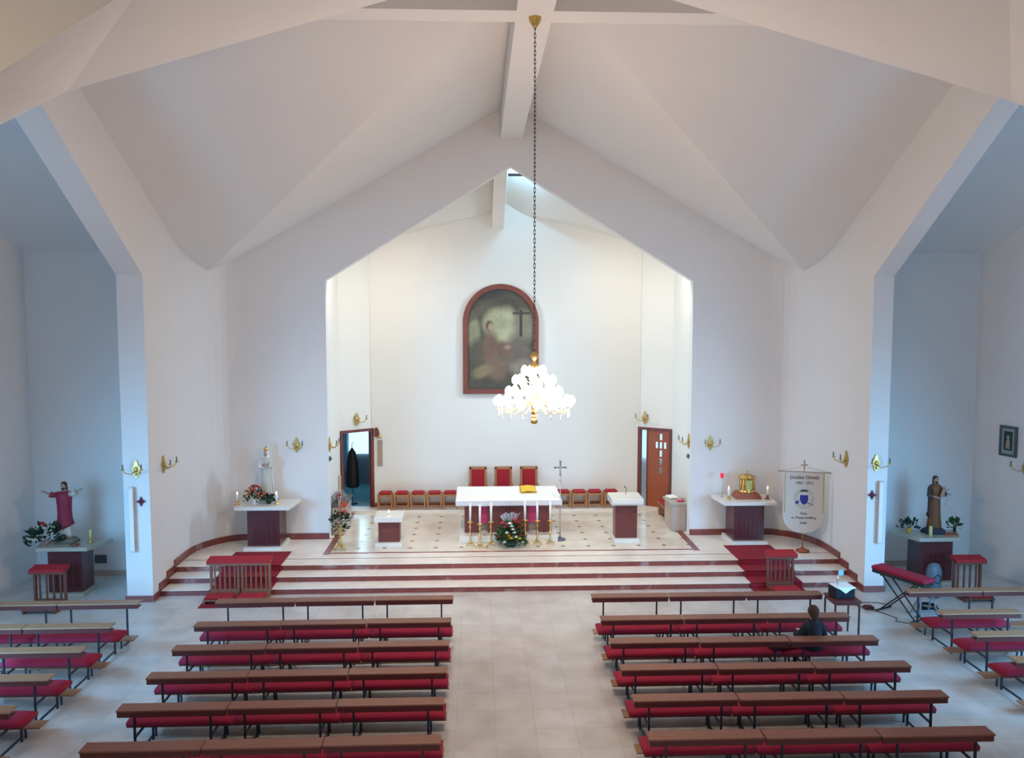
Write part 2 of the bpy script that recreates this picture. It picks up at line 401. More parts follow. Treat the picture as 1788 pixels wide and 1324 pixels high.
# chancel: side walls, canted walls with doors, back wall, roof
sc_ = MB()
for s in (-1, 1):
    sc_.box(*sorted((s*5.02, s*5.2)), 22.42, 24.9, 0.4, 12)
struct(sc_.build('wall_chancel_sides', 'plaster_cream'))
struct(MB().box(-4.15, 4.15, 25.48, 25.7, 0.4, 12).build('wall_back', 'plaster_cream'))
DZ = 2.93
def canted(s):
    a = Vector((s*5.02, 24.88)); b = Vector((s*4.12, 25.52)); return a, b
for s in (-1, 1):
    a, b = canted(s); mb = MB()
    mb.quad((a.x, a.y, DZ), (b.x, b.y, DZ), (b.x, b.y, 12), (a.x, a.y, 12))
    struct(mb.build('wall_canted_' + ('left' if s < 0 else 'right'), 'plaster_cream'))
rf = MB()
rz, ez = 11.3, 8.3
RP = (0, 24.2, 10.6); 
for s in (-1, 1):
    rf.quad((0, 22.3, 11.3), (s*5.3, 22.3, 8.2), (s*5.3, 25.0, 8.2), (s*4.1, 25.8, 8.6), (0, 25.8, 9.6))
struct(rf.build('ceiling', 'plaster_cream'))
struct(MB().add([(-0.44,22.3,10.2),(-0.09,22.3,10.2),(-0.09,22.3,11.2),(-0.44,22.3,11.2),(-0.44,25.5,9.0),(-0.09,25.5,9.0),(-0.09,25.5,9.9),(-0.44,25.5,9.9)],
    [(0,1,2,3),(4,5,6,7),(0,1,5,4),(1,2,6,5),(2,3,7,6),(3,0,4,7)]).build('trim_11', 'plaster_cream'))
# roof light beside the chancel ridge beam
wl = MB().box(-0.02, 0.46, 22.75, 22.78, 10.20, 11.0).build('window_1', 'window_light'); struct(wl)
fr = MB().box(-0.05, 0.50, 22.71, 22.80, 10.14, 10.20); fr.build('window_frame', 'grey_plastic', wl)

# left sacristy doorway: jambs, room beyond
a, b = canted(-1)
def door_frame(s, idx):
    a, b = canted(s); d = (b - a); L = d.length; d = d / L
    ang = math.atan2(d.y, d.x)
    T = Matrix.Translation((a.x, a.y, 0.42)) @ Matrix.Rotation(ang, 4, 'Z')
    f = MB(T); f.box(0.0, 0.07, -0.06, 0.06, 0, DZ-0.42); f.box(L-0.10, L, -0.06, 0.06, 0, DZ-0.42); f.box(0.07, L-0.10, -0.06, 0.06, DZ-0.50, DZ-0.42)
    o = struct(f.build('door_%d' % idx, 'frame_wood'))
    return o, T, L
d1, T1, L1 = door_frame(-1, 1)
room = MB(); room.box(-7.5, -3.9, 25.75, 29.5, 0.30, 0.42); struct(room.build('floor', 'blue_floor'))
rm = MB()
rm.quad((-5.06, 25.0, 0.4), (-7.5, 27.5, 0.4), (-7.5, 27.5, 3.6), (-5.06, 25.0, 3.6))
rm.quad((-7.5, 29.4, 0.4), (-3.9, 29.4, 0.4), (-3.9, 29.4, 3.6), (-7.5, 29.4, 3.6))
rm.quad((-3.9, 25.7, 0.4), (-3.9, 29.4, 0.4), (-3.9, 29.4, 3.6), (-3.9, 25.7, 3.6))
rm.quad((-7.5, 27.5, 3.5), (-5.08, 24.98, 3.5), (-4.14, 25.62, 3.5), (-3.9, 25.74, 3.5), (-3.9, 29.4, 3.5), (-7.5, 29.4, 3.5))
struct(rm.build('wall_sacristy', 'blue_grey'))
struct(MB().quad((-5.08, 24.9, 0.425), (-4.15, 25.5, 0.425), (-4.15, 26.0, 0.425), (-6.0, 26.0, 0.425)).build('floor', 'blue_floor'))
wn = struct(MB().box(-5.45, -4.7, 29.30, 29.36, 1.5, 3.3).build('window_2', 'window_light'))
ct = MB()
for k in range(7):
    x = -6.15 + k*0.12 if k < 6 else -4.68
    ct.lathe([(0.07, 0), (0.06, 2.4)], 8, (x, 29.2, 0.9), 1, 0.5)
tag(ct.build('curtain', 'curtain'), 'pale blue curtain strips at the sacristy window seen through the left doorway', 'curtain')
area('daylight_and_fill', (-5.3, 29.1, 2.3), (-4.9, 25.0, 0.8), 0.8, 1.4, 9, (0.45, 0.78, 1.0), 150)
ck = thing('hanging_vestment', 'long black garment hanging inside the left doorway', 'garment', (-4.86, 26.15, 0.42))
m = MB(); m.lathe([(0.12, 0.52), (0.19, 0.56), (0.19, 0.95), (0.17, 1.35), (0.11, 1.66), (0.045, 1.76), (0.02, 1.80)], 16, (0,0,0), 1, 0.6, fold=0.08, nf=6); m.build('cloth', 'black', ck)
m = MB(); m.tube([(0,0,0.03), (0,0,1.93), (0.03,0,1.97), (0.06,0,1.93)], 0.010, 6); m.lathe([(0.15,0.0),(0.15,0.02),(0.02,0.04)], 12); m.build('hanger', 'steel', ck)

# right door: glazed side strip and leaf with a cross of panes
d2, T2, L2 = door_frame(1, 2)
# frame runs from x=5.02 side to x=4.12 side: local u=0 at outer side
leaf = MB(T2); u0, u1 = 0.07, L2 - 0.34
W = u1 - u0; hz = DZ - 0.50
cols = [u0 + 0.10, u0 + 0.10 + 0.135, u0 + 0.10 + 0.27]
pw, phh = 0.09, 0.20
xs = [u0, cols[0], cols[0]+pw, cols[1]-0.0, cols[1]+pw, cols[2], cols[2]+pw, u1]
zs = [0]; rows_z = [2.14 - 0.255*k for k in range(5)]
zs = sorted([0, hz] + [z for z in rows_z] + [z + phh for z in rows_z])
panes = set()
for k in range(5): panes.add((1, k))
panes.add((0, 1)); panes.add((2, 1))
for i in range(len(xs)-1):
    for j in range(len(zs)-1):
        if zs[j+1] - zs[j] < 1e-6 or xs[i+1] - xs[i] < 1e-6: continue
        cx = (xs[i]+xs[i+1])/2; cz = (zs[j]+zs[j+1])/2; hole = False
        for (c, r) in panes:
            if cols[c] < cx < cols[c]+pw and rows_z[r] < cz < rows_z[r]+phh: hole = True
        if not hole: leaf.box(xs[i], xs[i+1], -0.02, 0.03, zs[j], zs[j+1])
struct(leaf.build('door_leaf', 'door_wood', d2))
gp = MB(T2)
for (c, r) in panes: gp.box(cols[c], cols[c]+pw, 0.0, 0.012, rows_z[r], rows_z[r]+phh)
gp.build('door_panes', 'glass', d2)
st = MB(T2); st.box(u1, u1+0.05, -0.03, 0.04, 0, hz); st.build('door_mullion', 'frame_wood', d2)
sp = MB(T2); sp.box(u1+0.05, L2-0.10, 0.0, 0.012, 0.05, hz); sp.build('side_pane', 'glass', d2)
hd = MB(T2); hd.tube([(u1-0.04, -0.02, 1.02), (u1-0.04, -0.07, 1.02), (u1-0.14, -0.07, 1.02)], 0.009, 6); hd.build('door_handle', 'chrome', d2)
struct(MB().box(3.9, 7.2, 25.6, 28.2, 0.28, 0.4).build('floor', 'step_marble'))
r2 = MB(); r2.quad((3.9, 28.1, 0.4), (7.2, 28.1, 0.4), (7.2, 28.1, 3.6), (3.9, 28.1, 3.6)); r2.quad((3.95, 25.7, 0.4), (3.95, 28.1, 0.4), (3.95, 28.1, 3.6), (3.95, 25.7, 3.6))
r2.quad((5.1, 24.9, 0.4), (7.2, 27.0, 0.4), (7.2, 27.0, 3.6), (5.1, 24.9, 3.6)); r2.quad((3.9, 25.74, 3.5), (4.14, 25.62, 3.5), (5.08, 24.98, 3.5), (7.2, 27.0, 3.5), (7.2, 28.1, 3.5), (3.9, 28.1, 3.5)); r2.quad((7.2, 27, .4), (7.2, 28.1, .4), (7.2, 28.1, 3.6), (7.2, 27, 3.6))
struct(r2.build('wall_vestry', 'plaster'))
struct(MB().box(4.2, 5.8, 28.0, 28.06, 1.5, 3.3).build('window_3', 'window_light'))

# ================================================================= CHANDELIER
CX, CY = 0.03, 13.3
ch = thing('chandelier', 'large lit crystal chandelier hanging on a long chain from the crossing of the ceiling beams', 'chandelier', (CX, CY, 0))
m = MB(); m.lathe([(0.001, 10.86), (0.03, 10.87), (0.05, 10.90), (0.085, 10.95), (0.10, 11.0), (0.10, 11.02)], 18); m.build('canopy', 'brass', ch)
m = MB(); z = 5.82; k = 0
while z < 10.86:
    rot = Matrix.Rotation(PI/2, 3, 'X') if k % 2 == 0 else (Matrix.Rotation(PI/2, 3, 'Z') @ Matrix.Rotation(PI/2, 3, 'X'))
    m.ring((0, 0, z + 0.04), 0.014, 0.0045, rot, 10, 5, 1, 2.9); z += 0.066; k += 1
m.build('chain', 'steel', ch)
m = MB(); m.lathe([(0.01, 5.82), (0.045, 5.79), (0.07, 5.74), (0.035, 5.69), (0.03, 5.64), (0.06, 5.60), (0.085, 5.54), (0.04, 5.47), (0.03, 5.2), (0.05, 5.1), (0.09, 5.02), (0.05, 4.95), (0.04, 4.85), (0.055, 4.80)][::-1], 18); m.build('stem', 'gold', ch)
m = MB(); m.lathe([(0.001, 4.64), (0.04, 4.65), (0.062, 4.68), (0.05, 4.72), (0.035, 4.76), (0.05, 4.80)], 16); m.build('finial', 'gold', ch)
def tier(n, R, z, rb, ph=0.0, hub=5.0):
    for k in range(n):
        a = 2*PI*(k + ph)/n; c, s_ = math.cos(a), math.sin(a)
        m = MB(); m.tube([(c*0.05, s_*0.05, hub), (c*R*0.35, s_*R*0.35, hub-0.08), (c*R*0.75, s_*R*0.75, z-0.14), (c*R*0.98, s_*R*0.98, z-0.09), (c*R, s_*R, z-0.04)], 0.008, 6)
        m.lathe([(0.006, -0.05), (0.035, -0.035), (0.03, -0.03)], 10, (c*R, s_*R, z)); arm = m.build('arm', 'gold', ch)
        m = MB(); m.lathe([(0.02, -0.035), (rb, 0.0), (rb*1.12, 0.04), (rb*0.9, 0.08), (rb*0.45, 0.11), (0.001, 0.125)], 10, (c*R, s_*R, z)); m.build('bulb', 'bulb', arm)
        m = MB()
        m.lathe([(0.001, 0), (0.018, 0.025), (0.004, 0.06), (0.012, 0.08), (0.001, 0.10), (0.008, 0.115), (0.001, 0.13)], 6, (c*(R-0.03), s_*(R-0.03), z-0.22))
        m.build('crystal_drop', 'crystal', arm)
tier(16, 0.60, 4.98, 0.058, 0.0, 5.02)
tier(12, 0.42, 5.13, 0.056, 0.5, 5.10)
tier(8, 0.30, 5.32, 0.056, 0.0, 5.25)
tier(5, 0.16, 5.47, 0.05, 0.3, 5.38)
def plight(name, loc, p, col, r):
    l = bpy.data.lights.new(name, 'POINT'); l.energy = p; l.color = col; l.shadow_soft_size = r
    o = bpy.data.objects.new(name, l); COL.objects.link(o); o.location = loc
# gallery lamp that warms the near left slope
plight('gallery_lamp', (-2.6, 1.6, 6.9), 230, (1.0, 0.74, 0.42), 0.1)

# ================================================================= PEWS
ROWY = [16.05, 14.82, 13.74, 12.66, 11.60, 10.50]
def make_pew(L, seat, wood):
    t = thing('pew', '', 'pew')
    m = MB(); m.prism([(0.0, 0.775), (0.0, 0.80), (0.24, 0.80), (0.24, 0.775)], 'yz', 0.006, L-0.006); m.build('ledge', wood, t, 0.004)
    m = MB(); m.box(0.015, L-0.015, 0.02, 0.05, 0.69, 0.775); m.box(0.015, L-0.015, 0.05, 0.20, 0.70, 0.715); m.build('book_shelf', 'pew_dark', t)
    for x in (0.24, L-0.24):
        m = MB()
        m.box(x-0.014, x+0.014, 0.05, 0.08, 0, 0.70)
        if seat:
            m.box(x-0.014, x+0.014, 0.05, 0.76, 0.36, 0.385); m.box(x-0.014, x+0.014, 0.70, 0.73, 0, 0.36)
            m.box(x-0.012, x+0.012, 0.05, 0.73, 0.06, 0.085)
        else:
            m.box(x-0.014, x+0.014, -0.10, 0.30, 0.0, 0.02)
        m.box(x-0.012, x+0.012, -0.27, 0.06, 0.13, 0.155); m.box(x-0.012, x+0.012, -0.25, -0.225, 0, 0.15)
        m.build('leg', 'steel', t)
    m = MB(); m.rbox(0.0, L, -0.28, -0.03, 0.155, 0.18, 0.004); m.build('kneeler', 'pew_wood_light', t)
    if seat:
        m = MB(); m.box(0.01, L-0.01, 0.33, 0.76, 0.385, 0.41); m.build('seat', 'pew_dark', t)
        m = MB(); n = 10; prof = [(0.0, 0.0), (-0.012, 0.03), (0.0, 0.06), (0.05, 0.078), (0.22, 0.085), (0.38, 0.078), (0.43, 0.055), (0.435, 0.02), (0.42, 0.0)]
        vs = []; fs = []; k = len(prof)
        for i in range(n+1):
            x = 0.003 + (L-0.006)*i/n; e = 0.75 if i in (0, n) else 1.0
            for (y, z) in prof: vs.append((x, 0.33 + (y-0.2)*(0.97 if e < 1 else 1)+0.2, 0.41 + z*e))
        for i in range(n):
            for j in range(k-1): fs.append((i*k+j, (i+1)*k+j, (i+1)*k+j+1, i*k+j+1))
        fs += [tuple(range(k)), tuple(range(n*k+k-1, n*k-1, -1))]
        m.add(vs, fs, True); m.build('cushion', 'cushion', t)
    index_kids(t)
    return t
ORD = ['first', 'second', 'third', 'fourth', 'fifth', 'sixth']
protos = {}
def pew(x, y, L, seat, label, group, wood='pew_wood'):
    k = (round(L, 3), seat, wood)
    if k not in protos: protos[k] = make_pew(L, seat, wood); o = protos[k]
    else: o = copy_tree(protos[k])
    o.location = (x, y, 0); o['label'] = label; o['group'] = group
    return o
LW = 1.552
for r, y in enumerate(ROWY):
    kind = 'seatless brown desk' if r == 0 else 'crimson-cushioned pew'
    for j, pos in enumerate(('outer-end', 'middle', 'aisle-end')):
        pew(-6.03 + j*LW, y + 0.012*(j-1), LW, r > 0, '%s, %s unit of the %s row left of the aisle' % (kind, pos, ORD[r]), 'pews left of the aisle')
    for j, pos in enumerate(('aisle-end', 'middle', 'outer-end')):
        pew(1.37 + j*(LW+0.01), y - 0.015 - 0.02*j*(r > 1), LW, r > 0, '%s, %s unit of the %s row right of the aisle' % (kind, pos, ORD[r]), 'pews right of the aisle')
for r, y in enumerate(ROWY[:5]):
    kind = 'seatless light brown desk' if r == 0 else 'crimson-cushioned light pew'
    n = 2 if r < 2 else 1
    for j in range(n):
        pos = 'inner-end unit' if j == 0 else 'second unit in'
        pew(-7.50 - (j+1)*LW, y, LW, r > 0, '%s, %s of the %s row in the left transept' % (kind, pos, ORD[r]), 'pews in the left transept', 'pew_wood_light')
for r, y in enumerate(ROWY[:4]):
    kind = 'seatless light brown desk' if r == 0 else 'crimson-cushioned light pew'
    n = 2 if r == 0 else 1
    for j in range(n):
        pos = 'inner-end unit' if j == 0 else 'second unit in'
        pew(7.82 + j*LW, y + 0.04, LW, r > 0, '%s, %s of the %s row in the right transept' % (kind, pos, ORD[r]), 'pews in the right transept', 'pew_wood_light')

# ================================================================= PERSON
pn = thing('person', 'person in a dark navy coat sitting alone in the third row right of the aisle', 'person', (5.05, 14.13, 0), 0.15)
m = MB()   # facing +y
m.ball((0, 0.02, 1.14), 0.075, 0.095, 0.115, 14, 12)           # head
m.ball((0, 0.075, 1.08), 0.05, 0.05, 0.055)                    # jaw
m.ball((0, 0.118, 1.125), 0.012, 0.018, 0.022, 8, 6)           # nose
m.ball((0.078, 0.01, 1.13), 0.012, 0.02, 0.03, 8, 6); m.ball((-0.078, 0.01, 1.13), 0.012, 0.02, 0.03, 8, 6)
m.tube([(0, -0.005, 1.08), (0, -0.01, 0.96)], [0.05, 0.06], 10)
m.tube([(0, -0.01, 0.98), (0, 0, 0.80), (0, 0.02, 0.58)], [0.09, 0.13, 0.14], 10)
for s in (-1, 1):
    m.tube([(s*0.15, -0.01, 0.92), (s*0.22, 0.02, 0.74), (s*0.16, 0.26, 0.66), (s*0.07, 0.36, 0.68)], [0.045, 0.04, 0.034, 0.024], 8)
    m.ball((s*0.055, 0.39, 0.685), 0.032, 0.04, 0.018)
    for f in range(4): m.tube([(s*(0.035+0.014*f), 0.41, 0.69), (s*(0.03+0.013*f), 0.45, 0.685), (s*(0.028+0.012*f), 0.465+0.004*f, 0.665)], 0.0085, 6)
    m.tube([(s*0.03, 0.38, 0.69), (s*0.012, 0.41, 0.705)], 0.009, 6)
    m.tube([(s*0.09, 0.05, 0.56), (s*0.11, 0.31, 0.55), (s*0.11, 0.33, 0.10)], [0.075, 0.055, 0.04], 8)
remesh(m.build('body', 'skin', pn), 0.010, 3)
m = MB()
m.tube([(0, -0.012, 0.99), (0, -0.02, 0.95), (0, -0.02, 0.80), (0, 0.0, 0.62), (0, 0.01, 0.50)], [0.075, 0.12, 0.15, 0.165, 0.18], 14)
for s in (-1, 1):
    m.ball((s*0.13, -0.015, 0.90), 0.085, 0.08, 0.075)
    m.tube([(s*0.16, -0.01, 0.90), (s*0.235, 0.01, 0.73), (s*0.18, 0.24, 0.665), (s*0.11, 0.32, 0.68)], [0.068, 0.062, 0.054, 0.042], 10)
    m.ball((s*0.10, 0.02, 0.56), 0.11, 0.14, 0.07)
m.lathe([(0.085, 0.0), (0.09, 0.04), (0.075, 0.075)], 14, (0, -0.01, 0.95))
remesh(m.build('coat', 'coat', pn), 0.012, 4)
m = MB()
for s in (-1, 1): m.tube([(s*0.09, 0.0, 0.565), (s*0.115, 0.28, 0.57), (s*0.115, 0.33, 0.50), (s*0.115, 0.34, 0.09)], [0.085, 0.07, 0.065, 0.05], 10)
remesh(m.build('trousers', 'trousers', pn), 0.012, 3)
m = MB()
m.ball((0, -0.008, 1.168), 0.098, 0.108, 0.112, 14, 12); m.ball((0, -0.05, 1.10), 0.078, 0.06, 0.09)
remesh(m.build('hair', 'hair', pn), 0.010, 2)
for s in (-1, 1):
    m = MB(); m.ball((s*0.115, 0.36, 0.045), 0.045, 0.12, 0.045); m.build('shoe', 'black', pn)
for s in (-1, 1):
    m = MB(); m.ball((s*0.03, 0.104, 1.15), 0.009, 0.006, 0.005, 8, 6); m.build('eye', 'black', pn)
m = MB(); m.ball((0, 0.117, 1.07), 0.022, 0.006, 0.005, 8, 6); m.build('mouth', 'petal_pink', pn)
bg_ = thing('handbag', 'dark red-brown handbag lying on the pew cushion beside the person in navy', 'bag', (4.50, 14.15, 0.492), 0.1)
m = MB(); m.rbox(-0.24, 0.24, -0.11, 0.13, 0, 0.15, 0.03); m.build('body', 'bag', bg_, 0.01)
m = MB(); m.tube([(-0.13, 0, 0.14), (-0.10, -0.02, 0.22), (0.0, -0.03, 0.25), (0.10, -0.02, 0.22), (0.13, 0, 0.14)], 0.010, 6); m.build('strap', 'black', bg_)
m = MB(); m.rbox(-0.14, -0.02, -0.13, -0.112, 0.07, 0.11, 0.004); m.build('buckle', 'chrome', bg_)

# ================================================================= ALTAR AND CHANCEL FURNITURE
AL = thing('altar', 'wide main altar with a dark red marble front standing in the middle of the chancel', 'altar', (-0.08, 21.9, 0.404))
m = MB(); m.box(-1.30, 1.30, -0.40, 1.6, 0, 0.18); m.build('plinth', 'white_marble', AL, 0.008)
for x0, x1 in ((-1.17, -0.77), (-0.60, -0.60), (-0.55, 0.55), (0.82, 1.16)):
    if x1 > x0:
        m = MB(); m.box(x0, x1, -0.02, 1.35, 0.18, 0.98); m.build('pier', 'dark_marble2', AL, 0.006)
m = MB(); m.box(-1.17, 1.16, 0.30, 1.2, 0.18, 0.98); m.build('core', 'white_marble', AL)
for xc in (-0.66, 0.68):
    m = MB(); m.box(xc-0.14 if xc > 0 else xc-0.11, xc+0.14 if xc > 0 else xc+0.11, 0.05, 0.12, 0.42, 0.88); m.build('hanging_cloth', 'pink_cloth', AL)
    m = MB(); m.box(xc-0.14 if xc > 0 else xc-0.11, xc+0.14 if xc > 0 else xc+0.11, 0.04, 0.13, 0.88, 0.94); m.build('cloth_rail', 'white_cloth', AL)
m = MB(); m.box(-1.36, 1.36, -0.12, 1.66, 0.98, 1.06); m.build('table_top', 'white_marble', AL, 0.008)
m = MB(); m.rbox(-1.40, 1.43, -0.16, 1.70, 1.061, 1.075, 0.005)
o = tag(m.build('altar_cloth', 'white_cloth'), 'bright white cloth covering the main altar', 'altar cloth'); o.location = (-0.08, 21.9, 0.404)
m = MB()
for k in range(56):
    x = -1.40 + 2.83*k/56
    m.add([(x, -0.165, 1.07), (x+2.83/56, -0.165, 1.07), (x+2.83/56, -0.17, 0.955), (x+2.83/112, -0.17, 0.93 - 0.01*(k % 2)), (x, -0.17, 0.955)], [(0,1,2,3,4)])
for s, xx in ((-1, -1.405), (1, 1.435)):
    m.add([(xx, -0.165, 1.07), (xx, 1.70, 1.07), (xx, 1.70, 0.95), (xx, -0.165, 0.95)], [(0,1,2,3)])
m.build('lace_border', 'lace', o)
# missal on its stand
ms = thing('missal_stand', 'small brass book stand with an open yellow edged book on the altar cloth', 'book stand', (0.50, 22.75, 1.481), 0.1)
m = MB(); m.add([(-0.22,-0.15,0.02),(0.22,-0.15,0.02),(0.22,0.15,0.15),(-0.22,0.15,0.15),(-0.22,-0.15,0.0),(0.22,-0.15,0.0),(0.22,0.15,0.0),(-0.22,0.15,0.0)], [(0,1,2,3),(7,6,5,4),(0,4,5,1),(1,5,6,2),(2,6,7,3),(3,7,4,0)]); m.build('stand', 'brass', ms)
m = MB(); m.add([(-0.2,-0.13,0.035),(0,-0.13,0.06),(0.2,-0.13,0.035),(0.2,0.14,0.155),(0,0.14,0.18),(-0.2,0.14,0.155)], [(0,1,4,5),(1,2,3,4)]); m.build('book', 'petal_yellow', ms)

# tall altar candlesticks
def candlestick(x, y, h, label):
    t = thing('altar_candlestick', label, 'candlestick', (x, y, 0.408), 0, 'candlesticks in front of the altar')
    m = MB()
    for k in range(3):
        a = PI/2 + k*2*PI/3; m.tube([(0.02*math.cos(a), 0.02*math.sin(a), 0.10), (0.09*math.cos(a), 0.09*math.sin(a), 0.05), (0.13*math.cos(a), 0.13*math.sin(a), 0.012)], [0.022, 0.018, 0.012], 6)
    m.build('foot', 'gold', t)
    m = MB(); m.lathe([(0.035, 0.06), (0.05, 0.11), (0.02, 0.15), (0.017, 0.24), (0.04, 0.28), (0.045, 0.31), (0.018, 0.35), (0.017, 0.45), (0.038, 0.49), (0.02, 0.53), (0.02, 0.58), (0.075, 0.62), (0.08, 0.635), (0.03, 0.64)], 14); m.build('stem', 'gold', t)
    m = MB(); m.lathe([(0.030, 0.64), (0.030, 0.64+h), (0.001, 0.645+h)], 12); m.build('candle', 'wax', t)
    index_kids(t); return t
cs = candlestick(-1.09, 21.25, 0.50, 'tall gold candlestick with a white candle, outermost left before the altar')
for (x, y, l) in [(-0.84, 21.06, 'tall gold candlestick with a white candle, second from the left before the altar'), (-0.55, 21.25, 'tall gold candlestick with a white candle, just left of the altar bouquet'),
                  (0.34, 21.40, 'tall gold candlestick with a white candle, just right of the altar bouquet'), (0.66, 21.33, 'tall gold candlestick with a white candle, second from the right before the altar'), (1.0, 21.34, 'tall gold candlestick with a white candle, outermost right before the altar')]:
    c = copy_tree(cs); c.location = (x, y, 0.408); c['label'] = l

# flowers
def leaves(mb, c, R, H, n, size, up=0.5, droop=0.0):
    for k in range(n):
        a = random.uniform(0, 2*PI); e = random.uniform(-0.1, 1.0)
        d = Vector((math.cos(a)*math.cos(e*1.4), math.sin(a)*math.cos(e*1.4), math.sin(e*1.4)))
        p = Vector(c) + Vector((d.x*R, d.y*R, d.z*H))*random.uniform(0.45, 1.0)
        t = (d + Vector((random.uniform(-.4, .4), random.uniform(-.4, .4), up - droop))).normalized()
        sd = t.cross(Vector((random.uniform(-1, 1), random.uniform(-1, 1), random.uniform(-1, 1))))
        if sd.length < 1e-3: continue
        sd.normalize(); L = size*random.uniform(0.7, 1.3); nn = t.cross(sd)*L*0.12
        q = [p, p+t*L*0.5+sd*L*0.24+nn, p+t*L, p+t*L*0.5-sd*L*0.24+nn, p+t*L*0.5-nn*0.5]
        mb.add(q, [(0,1,4),(1,2,4),(2,3,4),(3,0,4)])
def bloom(mb, p, r):
    p = Vector(p)
    for ring_ in range(2):
        for k in range(6):
            a = 2*PI*k/6 + ring_*0.5; R = r*(1 - 0.4*ring_); h = r*(0.2 + 0.5*ring_)
            b = Vector((math.cos(a)*R, math.sin(a)*R, h)); s_ = Vector((-math.sin(a), math.cos(a), 0))*R*0.45
            mb.add([p, p+b*0.6+s_, p+b*1.05, p+b*0.6-s_], [(0,1,2,3)])
    mb.ball(p + Vector((0, 0, r*0.3)), r*0.4, seg=7, rings=5)
bq = thing('altar_bouquet', 'big arrangement of red, white and yellow flowers on the floor before the altar', 'flower arrangement', (-0.05, 21.18, 0.408))
m = MB(); m.lathe([(0.12, 0), (0.17, 0.05), (0.15, 0.14), (0.10, 0.15)], 14); m.build('basket', 'leaf_dark', bq)
m = MB()
for k in range(26):
    a = random.uniform(0, 2*PI); R = random.uniform(0.05, 0.25); m.tube([(0, 0, 0.12), (R*0.5*math.cos(a), R*0.5*math.sin(a), 0.4), (R*math.cos(a), R*math.sin(a), 0.7)], 0.006, 4)
leaves(m, (0.02, 0.02, 0.14), 0.36, 0.48, 430, 0.14); m.build('foliage', 'leaf', bq)
m = MB()
for k in range(6):
    a0 = -0.9 + k*0.30; m.add([(math.sin(a0)*0.08, 0.05, 0.5), (math.sin(a0)*0.34, 0.02, 0.80+0.08*math.cos(a0*2)), (math.sin(a0+.3)*0.34, 0.06, 0.84+0.05*(k % 2)), (math.sin(a0+.3)*0.08, 0.05, 0.5)], [(0,1,2,3)])
m.build('wrapping', 'paper_wrap', bq)
for nm, mt, pts in (('red_flowers', 'petal_red', [(0.22,-.1,0.50),(0.28,-.12,.40),(0.20,-.05,.62),(-.28,-.15,.28),(0.25,-.2,.32),(.12,-.15,.66),(-.12,-.15,.60),(.32,.0,.52)]), ('white_flowers', 'petal_white', [(0.02,-.2,.56),(.06,-.22,.48),(.10,-.24,.40),(-.10,-.26,.40),(.13,-.3,.30),(-.16,-.28,.16),(-.02,-.2,.63),(.3,-.2,.14)]),
                    ('yellow_flowers', 'petal_yellow', [(-.05,-.28,.33),(.0,-.30,.27),(.22,-.30,.26)]), ('pink_flowers', 'petal_pink', [(-.2,-.1,.62),(.12,-.1,.72),(-.14,-.15,.53)])):
    m = MB()
    for p in pts: bloom(m, p, 0.072)
    m.build(nm, mt, bq)

# processional cross
pc = thing('processional_cross', 'slim silver crucifix on a pole standing right of the main altar', 'cross', (1.30, 21.75, 0.408))
m = MB(); m.lathe([(0.15, 0), (0.15, 0.02), (0.05, 0.06), (0.02, 0.09)], 12); m.build('base', 'grey_plastic', pc)
m = MB(); m.tube([(0,0,0.05), (0,0,1.75)], 0.013, 8); m.lathe([(0.012, 1.55), (0.035, 1.60), (0.012, 1.66)], 10); m.build('pole', 'chrome', pc)
m = MB(); m.box(-0.018, 0.018, -0.012, 0.012, 1.72, 2.10); m.box(-0.14, 0.14, -0.012, 0.012, 1.93, 1.965)
for p in ((0, 2.11), (-0.145, 1.947), (0.145, 1.947)): m.ball((p[0], 0, p[1]), 0.026, seg=8, rings=6)
m.build('cross', 'grey_plastic', pc)
m = MB(); m.tube([(0,-.02,1.98),(0,-.022,1.86),(0.0,-.02,1.76)], [0.014,.018,.010], 6); m.tube([(-.11,-.02,1.955),(0,-.02,1.93),(.11,-.02,1.955)], 0.007, 6); m.ball((0,-.022,1.985), 0.014, seg=8, rings=6); m.build('corpus', 'chrome', pc)

# glyph-like worn gilt lettering on the two stands
def inscription(parent, cx, y, z, wdt, rows, mt='gold_ink'):
    m = MB(); random.seed(3)
    for r in range(rows):
        x = cx - wdt/2*(1-0.2*r)
        while x < cx + wdt/2*(1-0.2*r):
            h = random.uniform(0.02, 0.034); ww = random.uniform(0.006, 0.016); m.box(x, x+ww, y-0.003, y, z-r*0.05, z-r*0.05+h)
            if random.random() < 0.5: m.box(x, x+0.02, y-0.003, y, z-r*0.05+h*0.5, z-r*0.05+h*0.5+0.006)
            x += random.uniform(0.022, 0.032)
    m.build('inscription', mt, parent)
# ambo
am = thing('ambo', 'tall dark red marble ambo with a white stone desk, right of the altar', 'lectern', (3.02, 21.42, 0.404))
m = MB(); m.box(-0.34, 0.34, -0.10, 0.5, 0, 0.12); m.build('base', 'white_marble', am, 0.008)
m = MB(); m.box(-0.29, 0.29, 0.0, 0.42, 0.12, 1.02); m.build('shaft', 'dark_marble2', am, 0.006)
m = MB(); m.prism([(-0.16, 1.02), (0.52, 1.02), (0.58, 1.10), (0.58, 1.22), (-0.20, 1.20), (-0.22, 1.08)], 'yz', -0.42, 0.42); m.build('desk', 'white_marble', am, 0.015)
m = MB(); m.tube([(0.03, 0.3, 1.22), (0.03, 0.2, 1.38), (-0.02, 0.1, 1.46)], 0.007, 6); m.ball((-0.03, 0.09, 1.47), 0.02); m.build('microphone', 'black', am)
inscription(am, 0, 0.0, 0.86, 0.36, 2)
